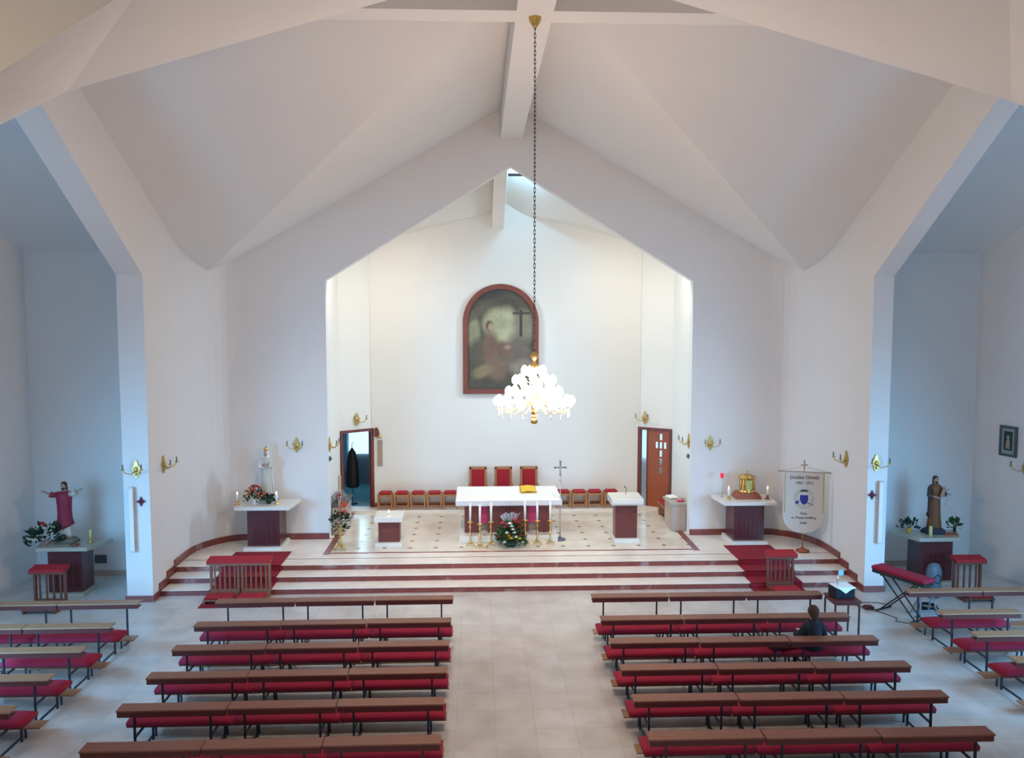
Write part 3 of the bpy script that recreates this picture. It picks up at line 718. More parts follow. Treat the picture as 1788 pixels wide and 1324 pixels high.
# offertory / credence stand on the left with a lit candle
ls = thing('credence_stand', 'low dark red marble stand with a wide white top, left of the altar', 'stand', (-3.2, 21.3, 0.404))
m = MB(); m.box(-0.35, 0.35, -0.10, 0.50, 0, 0.11); m.build('base', 'white_marble', ls, 0.008)
m = MB(); m.box(-0.275, 0.275, 0.0, 0.42, 0.11, 0.66); m.build('shaft', 'dark_marble2', ls, 0.006)
m = MB(); m.box(-0.37, 0.37, -0.15, 0.60, 0.66, 0.80); m.build('top', 'white_marble', ls, 0.015)
inscription(ls, 0, 0.0, 0.42, 0.36, 2)
def lit_candle(loc, h, label, holder='gold', wax='wax', group=None, r=0.03, flame=True):
    t = thing('candle', label, 'candle', loc, 0, group)
    if holder:
        m = MB(); m.lathe([(r*2.2, 0), (r*2.3, 0.015), (r*0.8, 0.035), (r*1.1, 0.06), (r*1.7, 0.085), (r*1.2, 0.10)], 12); m.build('holder', holder, t); z0 = 0.09
    else: z0 = 0
    m = MB(); m.lathe([(r, z0), (r, z0+h), (0.004, z0+h+0.004)], 12); m.build('wax_column', wax, t)
    if flame:
        m = MB(); m.lathe([(0.002, 0), (0.012, 0.012), (0.014, 0.03), (0.006, 0.05), (0.001, 0.065)], 8, (0, 0, z0+h+0.008)); m.build('flame', 'flame', t)
    return t
lit_candle((-3.22, 21.5, 1.205), 0.045, 'low lit candle on the white top of the stand left of the altar', None, r=0.035)

# paschal candle
pa = thing('paschal_candle', 'tall thick candle on a gold stand wreathed with flowers at the left of the chancel', 'candle', (-4.40, 20.98, 0.41))
m = MB()
for k in range(3):
    a = PI/2 + k*2*PI/3; m.tube([(0.03*math.cos(a), 0.03*math.sin(a), 0.15), (0.10*math.cos(a), 0.10*math.sin(a), 0.08), (0.17*math.cos(a), 0.17*math.sin(a), 0.02)], [0.03, 0.028, 0.022], 6)
m.lathe([(0.03, 0.10), (0.06, 0.16), (0.03, 0.24), (0.028, 0.42), (0.06, 0.50), (0.035, 0.56), (0.10, 0.64), (0.11, 0.66), (0.05, 0.67)], 14); m.build('stand', 'brass', pa)
m = MB(); m.lathe([(0.042, 0.66), (0.042, 1.92), (0.002, 1.93)], 14); m.build('wax_column', 'tan_board', pa)
m = MB(); m.box(-0.015, 0.015, -0.05, -0.040, 1.30, 1.52); m.box(-0.04, 0.04, -0.05, -0.04, 1.42, 1.45); m.build('cross_mark', 'petal_red', pa)
m = MB(); leaves(m, (0, 0, 0.74), 0.26, 0.20, 110, 0.11); leaves(m, (0, 0, 0.55), 0.16, 0.1, 30, 0.14, up=-0.2); m.build('foliage', 'leaf_dark', pa)
m = MB(); leaves(m, (0.08, 0, 0.95), 0.10, 0.36, 70, 0.08); m.build('dried_spray', 'petal_orange', pa)
m = MB()
for k in range(10): bloom(m, (random.uniform(-.24, .24), random.uniform(-.2, .05), random.uniform(0.62, 0.95)), 0.04)
m.build('white_blooms', 'petal_white', pa)

# chairs: three presidential chairs, stools
def throne(x, label):
    t = thing('celebrant_chair', label, 'chair', (x, 25.12, 0.475), 0, 'high-backed chairs behind the altar')
    m = MB(); m.box(-0.27, -0.20, 0.20, 0.27, 0.42, 1.24); m.box(0.20, 0.27, 0.20, 0.27, 0.42, 1.24); m.box(-0.27, 0.27, 0.20, 0.27, 1.18, 1.26); m.box(-0.20, 0.20, 0.20, 0.26, 0.46, 0.54); m.build('back_frame', 'oak', t, 0.006)
    m = MB(); m.rbox(-0.20, 0.20, 0.195, 0.24, 0.54, 1.18, 0.012); m.build('back_pad', 'red_pad', t)
    m = MB(); m.box(-0.27, 0.27, -0.24, 0.24, 0.36, 0.42); m.build('seat_frame', 'oak', t, 0.006)
    m = MB(); m.rbox(-0.24, 0.24, -0.23, 0.20, 0.42, 0.48, 0.02); m.build('seat', 'red_pad', t)
    for sx in (-1, 1):
        m = MB(); m.tube([(sx*0.26, 0.22, 0.74), (sx*0.29, 0.05, 0.72), (sx*0.30, -0.15, 0.66), (sx*0.29, -0.23, 0.60)], 0.020, 6); m.tube([(sx*0.27, -0.22, 0.40), (sx*0.29, -0.22, 0.62)], 0.018, 6); m.build('armrest', 'oak', t)
        for yy in (-0.22, 0.22):
            m = MB(); m.box(sx*0.25-0.022, sx*0.25+0.022, yy-0.022, yy+0.022, 0.0, 0.37); m.build('leg', 'oak', t)
    index_kids(t); return t
th = throne(-0.89, 'high-backed oak chair with red upholstery, leftmost of the three behind the altar')
for x, l in ((-0.11, 'high-backed oak chair with red upholstery, middle of the three behind the altar'), (0.68, 'high-backed oak chair with red upholstery, rightmost of the three behind the altar')):
    c = copy_tree(th); c.location = (x, 25.12, 0.475); c['label'] = l
def stool(loc, label):
    t = thing('server_stool', label, 'stool', loc, 0, 'red-cushioned stools along the chancel back wall')
    m = MB(); m.box(-0.20, 0.20, -0.18, 0.18, 0.40, 0.46); m.build('seat_frame', 'oak', t, 0.005)
    m = MB(); m.rbox(-0.18, 0.18, -0.16, 0.17, 0.46, 0.53, 0.02); m.build('cushion', 'red_pad', t)
    for sx in (-1, 1):
        for sy in (-1, 1):
            m = MB(); m.box(sx*0.205-0.022, sx*0.205+0.022, sy*0.17-0.02, sy*0.17+0.02, 0.0, 0.48); m.build('leg', 'oak', t)
    m = MB(); m.box(-0.19, 0.19, 0.155, 0.18, 0.12, 0.16); m.box(-0.19, 0.19, -0.18, -0.16, 0.10, 0.13); m.build('stretcher', 'oak', t)
    index_kids(t); return t
sxs = [-3.72, -3.22, -2.72, -2.22, -1.74]; rxs = [1.74, 2.23, 2.72, 3.22]
names_l = ['nearest the left doorway', 'second from the left doorway', 'third from the left doorway', 'fourth from the left doorway', 'beside the left end of the altar']
names_r = ['just right of the altar', 'second from the altar on the right', 'third from the altar on the right', 'nearest the right door']
s0 = stool((sxs[0], 25.22, 0.475), 'oak stool with a red cushion, ' + names_l[0])
for x, n in list(zip(sxs, names_l))[1:] + list(zip(rxs, names_r)):
    c = copy_tree(s0); c.location = (x, 25.22, 0.475); c['label'] = 'oak stool with a red cushion, ' + n

# arched painting
pt = thing('arched_painting', 'tall arched painting of a kneeling robed figure in a red-brown frame on the back wall', 'painting', (-0.18, 25.47, 3.98))
PWd, PH = 1.16, 3.36; ST = PH - PWd
def arch(r, h, n=24, z0=0.0): return [(-r, z0)] + [(r, z0)] + [(r*math.cos(PI*k/n), h + r*math.sin(PI*k/n)) for k in range(n+1)]
o_ = arch(PWd, ST); i_ = arch(PWd-0.15, ST, z0=0.15); m = MB(); n = len(o_)
vs = [(u, -0.09, v) for u, v in o_] + [(u, -0.09, v) for u, v in i_] + [(u, 0.0, v) for u, v in o_] + [(u, -0.03, v) for u, v in i_]
fs = []
for k in range(n):
    j = (k+1) % n; fs += [(k, j, n+j, n+k), (k, j, 2*n+j, 2*n+k), (n+k, n+j, 3*n+j, 3*n+k)]
m.add(vs, fs); m.build('frame', 'frame_red', pt)
# painted canvas: a fine grid with its own colours (rocks, pale sky, kneeling figure, small cross)
def blob(u, v, cu, cv, ru, rv, soft=0.35, rot=0.0):
    du, dv = u-cu, v-cv; c, s_ = math.cos(rot), math.sin(rot); a = (du*c+dv*s_)/ru; b = (-du*s_+dv*c)/rv
    d = math.sqrt(a*a+b*b); return max(0.0, min(1.0, (1 + soft - d)/(2*soft)))
LAY = [((0.50,0.62,0.16,0.17),0,(0.36,0.34,0.20)), ((0.62,0.60,0.14,0.20),0.2,(0.40,0.38,0.24)), ((0.40,0.66,0.16,0.13),0,(0.34,0.33,0.20)), ((0.10,0.55,0.09,0.16),0,(0.26,0.26,0.15)), ((0.85,0.62,0.16,0.16),0,(0.22,0.21,0.14)),
       ((0.16,0.36,0.14,0.14),0,(0.10,0.085,0.06)), ((0.75,0.35,0.20,0.20),0,(0.15,0.125,0.10)), ((0.85,0.22,0.20,0.08),0,(0.25,0.21,0.16)), ((0.36,0.38,0.12,0.20),0.15,(0.17,0.10,0.07)), ((0.44,0.22,0.16,0.12),0,(0.19,0.12,0.085)),
       ((0.58,0.40,0.13,0.07),-0.3,(0.17,0.10,0.075)), ((0.22,0.18,0.15,0.06),0.2,(0.24,0.18,0.10)), ((0.33,0.635,0.055,0.05),0,(0.10,0.06,0.04)), ((0.35,0.62,0.035,0.035),0,(0.38,0.27,0.17)), ((0.60,0.42,0.05,0.02),0,(0.34,0.22,0.15)),
       ((0.30,0.95,0.30,0.06),0.1,(0.045,0.045,0.045)), ((0.15,0.76,0.20,0.05),0.4,(0.11,0.10,0.07))]
nx, nz = 70, 100; vs = []; cs_ = []
R_, H_ = PWd-0.13, PH-0.13
for j in range(nz+1):
    for i in range(nx+1):
        u, v = i/nx, j/nz; x = -R_ + 2*R_*u; z = 0.13 + (H_-0.13)*v
        vs.append((x, -0.035, z)); q = noise.noise(Vector((x*3, z*3, 0)))*0.5 + noise.noise(Vector((x*9, z*9, 4)))*0.3
        c = Vector((0.075, 0.068, 0.05)) * (1 + 0.5*q)
        for (g, rot, cc) in LAY: c = c.lerp(Vector(cc)*(1+0.35*q), blob(u, v, g[0], g[1], g[2], g[3], 0.3, rot))
        cr_ = 1.0 if (abs(u-0.80) < 0.016 and 0.52 < v < 0.79) or (abs(v-0.755) < 0.010 and 0.68 < u < 0.93) else 0.0
        c = c.lerp(Vector((0.05, 0.04, 0.03)), cr_); cs_.append((*c, 1))
fs = []
for j in range(nz):
    for i in range(nx):
        cxx = -R_ + 2*R_*(i+0.5)/nx; cz = 0.13 + (H_-0.13)*(j+0.5)/nz
        if cz > ST and cxx**2 + (cz-ST)**2 > (PWd-0.12)**2: continue
        fs.append((j*(nx+1)+i, j*(nx+1)+i+1, (j+1)*(nx+1)+i+1, (j+1)*(nx+1)+i))
pm = bpy.data.materials.new('painted_canvas'); pm.use_nodes = True
at = pm.node_tree.nodes.new('ShaderNodeAttribute'); at.attribute_name = 'paint'
pm.node_tree.links.new(at.outputs['Color'], pm.node_tree.nodes['Principled BSDF'].inputs['Base Color'])
pm.node_tree.nodes['Principled BSDF'].inputs['Roughness'].default_value = 0.5; M['canvas'] = pm
cv = MB().add(vs, fs).build('canvas', 'canvas', pt)
ca = cv.data.color_attributes.new('paint', 'FLOAT_COLOR', 'POINT')
for i, c in enumerate(cs_): ca.data[i].color = c

# ================================================================= SCONCES
def sconce(loc, rz, label):
    t = thing('wall_sconce', label, 'wall lamp', loc, rz, 'brass wall sconces')     # projects towards local -y
    m = MB(); m.prism([(0, -0.20), (0.05, -0.13), (0.075, -0.02), (0.10, 0.02), (0.05, 0.08), (0.035, 0.15), (0, 0.21), (-0.035, 0.15), (-0.05, 0.08), (-0.10, 0.02), (-0.075, -0.02), (-0.05, -0.13)], 'xz', -0.03, 0.0)
    m.ball((0, -0.04, 0.0), 0.05, 0.03, 0.06); m.ball((0, -0.03, -0.12), 0.03); m.build('back_plate', 'brass', t)
    for s in (-1, 1):
        m = MB(); m.tube([(0, -0.04, -0.03), (s*0.07, -0.12, -0.09), (s*0.16, -0.20, -0.05), (s*0.20, -0.24, 0.02)], 0.011, 6)
        m.lathe([(0.01, 0.0), (0.045, 0.012), (0.035, 0.03), (0.018, 0.035)], 10, (s*0.20, -0.24, 0.015)); a = m.build('arm', 'brass', t)
        m = MB(); m.lathe([(0.014, 0), (0.014, 0.05), (0.018, 0.07), (0.001, 0.11)], 8, (s*0.20, -0.24, 0.05)); m.build('bulb', 'grey_plastic', a)
    index_kids(t); return t
SC = [((-5.70, 22.09, 2.95), 0, 'brass sconce on the front wall left of the chancel arch'), ((5.41, 22.09, 2.93), 0, 'brass sconce on the front wall right of the chancel arch'),
      ((-4.88, 22.26, 2.93), PI/2, 'brass sconce on the left jamb of the chancel arch'), ((4.88, 22.26, 2.96), -PI/2, 'brass sconce on the right jamb of the chancel arch'),
      ((-4.55, 25.17, 3.24), math.radians(35), 'brass sconce above the open doorway, chancel left'), ((4.28, 25.36, 3.22), -math.radians(35), 'brass sconce above the wooden door, chancel right'),
      ((-8.14, 19.25, 2.96), PI/2, 'brass sconce in profile on the wall left of the steps'), ((8.03, 19.55, 2.92), -PI/2, 'brass sconce in profile on the wall right of the steps'),
      ((-8.42, 18.455, 3.0), 0, 'brass sconce on the blue-lit face of the left pier'), ((8.22, 18.455, 3.02), 0, 'brass sconce on the blue-lit face of the right pier'),
      ((12.09, 18.95, 2.78), -PI/2 + 0.26, 'sconce on the transept wall below the framed picture, at the right edge')]
sc0 = None
for loc, rz_, l in SC:
    if sc0 is None: sc0 = sconce(loc, rz_, l)
    else: c = copy_tree(sc0); c.location = loc; c.rotation_euler = (0, 0, rz_); c['label'] = l

# column loudspeakers and consecration crosses on the piers
for s, nm in ((-1, 'left'), (1, 'right')):
    t = thing('column_loudspeaker', 'long thin white column loudspeaker on the %s pier' % nm, 'loudspeaker', ({-1: -8.56, 1: 8.36}[s], 18.45, 1.16), -s*0.35)
    m = MB(); m.rbox(-0.05, 0.05, -0.12, -0.02, 0, 1.45, 0.01); m.build('cabinet', 'wall_white_plastic', t)
    m = MB(); m.box(-0.04, 0.04, -0.125, -0.12, 0.03, 1.42); m.build('grille', 'white_cloth', t)
    m = MB(); m.box(-0.02, 0.02, -0.02, 0.0, 0.25, 0.35); m.box(-0.02, 0.02, -0.02, 0.0, 1.1, 1.2); m.build('bracket', 'grey_plastic', t)
    m = MB(); 
    m.prism([(0, -0.11), (0.035, -0.035), (0.11, 0), (0.035, 0.035), (0, 0.11), (-0.035, 0.035), (-0.11, 0), (-0.035, -0.035)], 'xz', -0.03, 0.0); m.ball((0, -0.035, 0), 0.04)
    o = tag(m.build('consecration_cross', 'cross_red'), 'small dark red star-shaped wall cross on the %s pier' % nm, 'wall ornament'); o.location = ({-1: -8.34, 1: 8.15}[s], 18.455, 2.28)
    m = MB(); m.rbox(-0.05, 0.05, -0.05, 0, -0.06, 0.06, 0.01); m.ball((0, -0.05, 0), 0.03)
    o = tag(m.build('wall_switch', 'grey_plastic'), 'small grey wall fitting under the sconce on the %s chancel jamb' % nm, 'wall fitting'); o.location = (s*4.88, 22.26, 2.55); o.rotation_euler = (0, 0, -s*PI/2)

# ================================================================= SIDE ALTARS
def side_altar(loc, label, slabw, bodyw, h, d, bodym, slabm, rz=0, carve=True, taper=0.10):
    t = thing('side_altar', label, 'side altar', loc, rz)
    m = MB(); m.box(-bodyw/2-0.07, bodyw/2+0.07, -0.12, d*0.7, 0, 0.08); m.build('base', slabm, t, 0.006)
    m = MB(); m.box(-bodyw/2, bodyw/2, 0, d*0.6, 0.08, h-0.09)
    if carve:
        m.box(-bodyw/2+0.12, bodyw/2-0.12, -0.012, 0, 0.15, h*0.70)
        for k in range(5): m.box(-bodyw/2+0.16+k*(bodyw-0.36)/4, -bodyw/2+0.20+k*(bodyw-0.36)/4, -0.024, -0.012, 0.18, h*0.66)
    m.build('body', bodym, t, 0.005)
    m = MB(); m.prism([(-slabw/2+taper, -0.14), (slabw/2-taper, -0.14), (slabw/2, d*0.8-0.12), (-slabw/2, d*0.8-0.12)][::1], 'xy', h-0.09, h); m.build('slab', slabm, t, 0.01)
    return t
side_altar((-6.38, 21.15, 0.4), 'dark carved side altar with a white slab, left of the chancel arch', 1.58, 0.82, 1.13, 1.2, 'dark_marble', 'white_marble')
side_altar((6.22, 21.18, 0.4), 'dark side altar with a white slab carrying the tabernacle, right of the chancel arch', 1.58, 0.80, 1.13, 1.2, 'dark_marble', 'white_marble')
side_altar((-10.30, 18.95, 0), 'dark altar with a stone slab under the red-robed statue, left transept', 1.65, 0.76, 1.15, 0.95, 'dark_marble', 'stone_slab', 0, True, 0.26)
side_altar((10.0, 18.95, 0), 'dark altar with a stone slab under the brown-robed statue, right transept', 1.70, 0.80, 1.15, 0.95, 'dark_marble', 'stone_slab', 0, True, 0.36)

def robed(name, label, cat, loc, rz, H, robe, mantle, hairm, arms, base, extra=None, skinm='statue_skin', basem='rock'):
    """standing robed statue of total height H incl. base; faces local -y"""
    t = thing(name, label, cat, loc, rz); k = H/1.0
    m = MB(); m.lathe([(0.20*k, 0), (0.20*k, 0.03*k), (0.17*k, 0.06*k), (0.13*k, 0.085*k)], 14, (0,0,0), 1, 0.75, fold=0.12, nf=5); m.build('plinth', basem, t)
    z0 = 0.08
    m = MB()
    m.ball((0, 0, 0.925*k), 0.042*k, 0.05*k, 0.058*k, 12, 10); m.ball((0, -0.030*k, 0.90*k), 0.026*k, 0.024*k, 0.03*k)
    m.ball((0, -0.052*k, 0.922*k), 0.008*k, 0.010*k, 0.013*k, 6, 6)
    m.tube([(0, 0.0, 0.90*k), (0, 0.005*k, 0.83*k)], [0.024*k, 0.032*k], 8)
    m.tube([(0, 0, 0.84*k), (0, 0, 0.60*k), (0, 0, 0.12*k)], [0.05*k, 0.06*k, 0.05*k], 8)
    for (pts, sgn) in arms:
        P_ = [Vector(p)*k for p in pts]; m.tube(P_, [0.028*k, 0.024*k, 0.016*k], 8)
        d = (P_[-1]-P_[-2]).normalized(); h = P_[-1]; m.ball(h + d*0.02*k, 0.020*k, 0.014*k, 0.016*k, 8, 6)
        sd = d.cross(Vector((0, 0, 1))); sd = sd.normalized() if sd.length > 1e-3 else Vector((1,0,0)); up_ = sd.cross(d)
        for f in range(4): q = h + d*0.03*k + up_*(f-1.5)*0.008*k; m.tube([q, q+d*(0.032 - 0.004*abs(f-1.3))*k, q+d*0.045*k - sd*0.006*k], 0.0045*k, 5)
        q = h + d*0.01*k; m.tube([q + up_*0.014*k, q + up_*0.032*k + d*0.014*k], 0.005*k, 5)
    remesh(m.build('body', skinm, t), 0.006*k, 2)
    for s in (-1, 1):
        m = MB(); m.ball((s*0.015*k, -0.046*k, 0.933*k), 0.005*k, 0.004*k, 0.003*k, 6, 5); m.build('eye', 'black', t)
    m = MB(); m.lathe([(0.115, z0), (0.12, 0.12), (0.10, 0.30), (0.092, 0.45), (0.085, 0.58), (0.095, 0.70), (0.105, 0.78), (0.085, 0.825), (0.045, 0.85)], 40, (0,0,0), 1.0, 0.72, fold=0.06, nf=9)
    for v in m.v: v *= k
    m.build('robe', robe, t)
    if mantle:
        m = MB(); vs = []; fs = []; n = 22; zs_ = [0.16, 0.30, 0.45, 0.60, 0.72, 0.80, 0.845]; rs_ = [0.128, 0.122, 0.112, 0.11, 0.118, 0.112, 0.07]
        a0, a1 = mantle[1], mantle[2]
        for zi, rr in zip(zs_, rs_):
            for i in range(n+1):
                a = a0 + (a1-a0)*i/n; f = 1 + 0.07*math.sin(a*8 + zi*4); zz = zi + (0.22*(i/n) if mantle[3] and zi < 0.3 else 0)
                vs.append((rr*f*math.cos(a)*k, rr*f*0.78*math.sin(a)*k, zz*k))
        for r_ in range(len(zs_)-1):
            for i in range(n): fs.append((r_*(n+1)+i, r_*(n+1)+i+1, (r_+1)*(n+1)+i+1, (r_+1)*(n+1)+i))
        m.add(vs, fs, True); o = m.build('mantle', mantle[0], t); so = o.modifiers.new('thick', 'SOLIDIFY'); so.thickness = 0.012*k
    for (pts, sgn) in arms:
        P_ = [Vector(p)*k for p in pts]; m = MB(); e = P_[1].lerp(P_[2], 0.45); m.tube([P_[0], P_[1], e], [0.045*k, 0.042*k, 0.05*k], 10); m.build('sleeve', robe if not mantle or sgn > 0 else mantle[0], t)
    if hairm:
        m = MB(); m.ball((0, 0.012*k, 0.938*k), 0.050*k, 0.052*k, 0.058*k, 12, 10); m.ball((0, 0.03*k, 0.885*k), 0.05*k, 0.03*k, 0.055*k)
        if hairm[1]: m.ball((0, -0.038*k, 0.885*k), 0.026*k, 0.02*k, 0.026*k)
        m.build('hair', hairm[0], t)
    return t
# red-robed statue with outspread arms
ZL = 1.152
robed('statue', 'painted statue with outspread arms in a red robe, left transept', 'statue', (-10.44, 19.32, ZL), 0.05, 1.42, 'robe_white', ('robe_red', -PI*0.95, PI*0.45, True), ('hair', True),
      [([(-0.085, 0, 0.79), (-0.16, -0.03, 0.78), (-0.25, -0.06, 0.83)], -1), ([(0.085, 0, 0.79), (0.16, -0.04, 0.80), (0.27, -0.08, 0.86)], 1)], 0)
# brown-robed statue carrying a child
sj = robed('statue', 'painted brown-robed statue carrying a child and a lily, right transept', 'statue', (10.12, 19.3, 1.152), -0.1, 1.40, 'robe_brown', ('robe_dark', PI*0.1, PI*1.15, True), ('hair', True),
      [([(-0.085, 0, 0.78), (-0.12, -0.05, 0.66), (-0.02, -0.11, 0.64)], -1), ([(0.085, 0, 0.78), (0.13, -0.05, 0.70), (0.10, -0.11, 0.68)], 1)], 0, basem='rock_dark')
k = 1.40
m = MB(); m.ball((0.10*k, -0.09*k, 0.80*k), 0.030*k); m.tube([(0.10*k, -0.09*k, 0.78*k), (0.08*k, -0.10*k, 0.70*k), (0.03*k, -0.14*k, 0.67*k)], [0.026*k, 0.036*k, 0.02*k], 8); m.tube([(0.11*k, -0.10*k, 0.755*k), (0.18*k, -0.11*k, 0.79*k)], 0.012*k, 6); remesh(m.build('child_figure', 'statue_skin', sj), 0.008, 2)
m = MB(); m.tube([(0.09*k, -0.15*k, 0.50*k), (0.13*k, -0.15*k, 0.62*k), (0.15*k, -0.15*k, 0.68*k)], 0.005, 5); leaves(m, (0.15*k, -0.15*k, 0.68*k), 0.03, 0.03, 14, 0.05); m.build('lily', 'blue_grey', sj)
# white statue with a gold crown
md = robed('statue', 'pale white-robed statue with a gold crown behind the flowers on the left side altar', 'statue', (-6.42, 21.72, 1.532), 0, 1.36, 'robe_white', ('white_cloth', 0.05, PI-0.05, False), None,
      [([(-0.08, 0, 0.78), (-0.09, -0.06, 0.68), (-0.01, -0.12, 0.72)], -1), ([(0.08, 0, 0.78), (0.09, -0.06, 0.68), (0.01, -0.12, 0.72)], 1)], 0, skinm='tan_board', basem='white_marble')
k = 1.36
m = MB(); m.ball((0, 0.015*k, 0.93*k), 0.055*k, 0.055*k, 0.062*k); m.tube([(0, 0.03*k, 0.9*k), (0, 0.04*k, 0.7*k), (0, 0.05*k, 0.3*k)], [0.05*k, 0.09*k, 0.10*k], 12); m.build('veil', 'white_cloth', md)
m = MB(); m.lathe([(0.035*k, 0.975*k), (0.045*k, 1.0*k), (0.045*k, 1.015*k), (0.02*k, 1.045*k), (0.004*k, 1.06*k)], 12, (0, 0.01*k, 0)); m.ball((0, 0.01*k, 1.065*k), 0.012*k); m.build('crown', 'gold', md)

# things on the left side altar
ZS = 1.532
lit_candle((-7.08, 21.35, ZS), 0.17, 'lit white candle at the left end of the left side altar', group='candles on the side altars')
lit_candle((-6.08, 21.35, ZS), 0.17, 'lit white candle right of the flowers on the left side altar', group='candles on the side altars')
fl = thing('flower_arrangement', 'bunch of orange and red flowers in a white vase on the left side altar', 'flower arrangement', (-6.62, 21.30, ZS))
m = MB(); m.lathe([(0.05, 0), (0.07, 0.04), (0.05, 0.12), (0.065, 0.15)], 12); m.build('vase', 'white_marble', fl)
m = MB(); leaves(m, (0, 0, 0.13), 0.25, 0.31, 140, 0.09); m.build('foliage', 'leaf', fl)
m = MB()
for q in range(40):
    a = random.uniform(0, 2*PI); e = random.uniform(0.1, 1.4); bloom(m, (0.27*math.cos(a)*math.cos(e), 0.22*math.sin(a)*math.cos(e)-0.05, 0.15+0.35*math.sin(e)), 0.048)
m.build('orange_flowers', 'petal_orange', fl)
m = MB()
for q in range(9):
    a = random.uniform(0, 2*PI); e = random.uniform(0.3, 1.4); bloom(m, (0.25*math.cos(a)*math.cos(e), 0.22*math.sin(a)*math.cos(e)-0.07, 0.17+0.34*math.sin(e)), 0.036)
m.build('red_flowers', 'petal_red', fl)
gp_ = thing('potted_plant', 'low dark green plant beside the flower vase on the left side altar', 'plant', (-6.30, 21.42, ZS))
m = MB(); m.lathe([(0.06, 0), (0.08, 0.08), (0.07, 0.085)], 12); m.build('pot', 'leaf_dark', gp_)
m = MB(); leaves(m, (0, 0, 0.06), 0.18, 0.14, 90, 0.10); m.build('foliage', 'leaf_dark', gp_)

# tabernacle and companions
tb = thing('tabernacle', 'gold tabernacle with a cross on a wooden plinth on the right side altar', 'tabernacle', (6.28, 21.62, ZS))
m = MB(); m.prism([(-0.34, 0), (0.34, 0), (0.34, 0.05), (0.25, 0.16), (-0.25, 0.16), (-0.34, 0.05)], 'xz', -0.22, 0.22); m.build('plinth', 'door_wood', tb, 0.006)
m = MB(); m.lathe([(0.24, 0.16), (0.21, 0.19), (0.20, 0.22), (0.20, 0.52), (0.23, 0.55), (0.23, 0.58)], 8, (0,0,0), 1, 0.9); m.build('body', 'gold', tb)
for f in range(6):
    a = -PI/2 + (f-2.5)*0.42; m = MB(); m.tube([(0.215*math.cos(a), 0.19*math.sin(a), 0.22), (0.215*math.cos(a), 0.19*math.sin(a), 0.53)], 0.014, 6); m.build('column', 'gold', tb)
m = MB(); m.box(-0.08, 0.08, -0.205, -0.19, 0.24, 0.50); m.build('door', 'brass', tb)
m = MB(); m.lathe([(0.22, 0.58), (0.15, 0.62), (0.05, 0.645), (0.001, 0.66)], 8, (0,0,0), 1, 0.9); m.build('roof', 'gold', tb)
m = MB(); m.box(-0.008, 0.008, -0.008, 0.008, 0.65, 0.74); m.box(-0.03, 0.03, -0.008, 0.008, 0.70, 0.715); m.build('cross', 'brass', tb)
lit_candle((5.75, 21.45, ZS), 0.18, 'lit white candle left of the tabernacle', 'brass', group='candles on the side altars')
lit_candle((6.78, 21.42, ZS), 0.18, 'lit white candle right of the tabernacle', 'door_wood', group='candles on the side altars')
rl = thing('sanctuary_lamp', 'small glowing red lamp on a thin stem at the left end of the tabernacle altar', 'lamp', (5.66, 21.75, ZS))
m = MB(); m.lathe([(0.05, 0), (0.05, 0.01), (0.01, 0.03)], 10); m.tube([(0, 0, 0.02), (-0.01, 0, 0.50)], 0.006, 6); m.build('stem', 'chrome', rl)
m = MB(); m.lathe([(0.025, 0.50), (0.045, 0.54), (0.05, 0.62), (0.04, 0.64)], 12, (-0.01, 0, 0)); m.build('glass_cup', 'red_glass', rl)

# banner
bn = thing('processional_banner', 'cream shield-shaped banner with a blue emblem and lettering on a pole stand', 'banner', (7.36, 20.42, 0.402), -0.12)
m = MB(); m.lathe([(0.17, 0), (0.17, 0.03), (0.06, 0.07), (0.025, 0.12)], 14); m.build('base', 'door_wood', bn)
m = MB(); m.tube([(0, 0.03, 0.05), (0, 0.03, 2.26)], 0.014, 8); m.build('pole', 'brass', bn)
m = MB(); m.box(-0.09, 0.09, 0.02, 0.04, 2.20, 2.225); m.box(-0.014, 0.014, 0.02, 0.04, 2.10, 2.34); m.build('top_cross', 'tan_board', bn)
m = MB(); m.tube([(-0.62, 0.0, 2.06), (0.62, 0.0, 2.02)], 0.013, 8); m.ball((-0.63, 0, 2.06), 0.026); m.ball((0.63, 0, 2.02), 0.026); m.tube([(-0.6, 0, 2.07), (0, 0.03, 2.18), (0.6, 0, 2.03)], 0.004, 4); m.build('crossbar', 'tan_board', bn)
prof = [(-0.50, 2.04), (-0.52, 1.2)]
prof += [(0.52*math.cos(PI + PI*k_/20), 0.93 + 0.46*math.sin(PI + PI*k_/20)) for k_ in range(21)] + [(0.52, 1.2), (0.50, 2.01)]
m = MB(); m.prism(prof, 'xz', -0.012, -0.004); m.build('cloth', 'banner_cloth', bn)
for s in (-1, 1):
    m = MB(); m.box(s*0.475-0.01, s*0.475+0.01, -0.016, -0.012, 1.0, 2.02); m.build('gold_border', 'brass', bn)
def text(body, size, loc, mt, parent, name='lettering', rot=(PI/2, 0, 0)):
    cu = bpy.data.curves.new(name, 'FONT'); cu.body = body; cu.size = size; cu.align_x = 'CENTER'; cu.align_y = 'CENTER'; cu.extrude = 0.001; cu.offset = size*0.012
    tmp = bpy.data.objects.new('tmp', cu); COL.objects.link(tmp); dg = bpy.context.evaluated_depsgraph_get()
    me = bpy.data.meshes.new_from_object(tmp.evaluated_get(dg)); bpy.data.objects.remove(tmp)
    me.materials.clear(); me.materials.append(M[mt]); o = bpy.data.objects.new(name, me); COL.objects.link(o); o.location = loc; o.rotation_euler = rot; o.parent = parent
    return o
text('Družba Obitelji', 0.115, (0, -0.016, 1.90), 'ink_red', bn)
text('1962 - 2012', 0.09, (0, -0.016, 1.76), 'ink_red', bn)
text('Župa', 0.08, (0, -0.016, 0.98), 'ink_dark', bn)
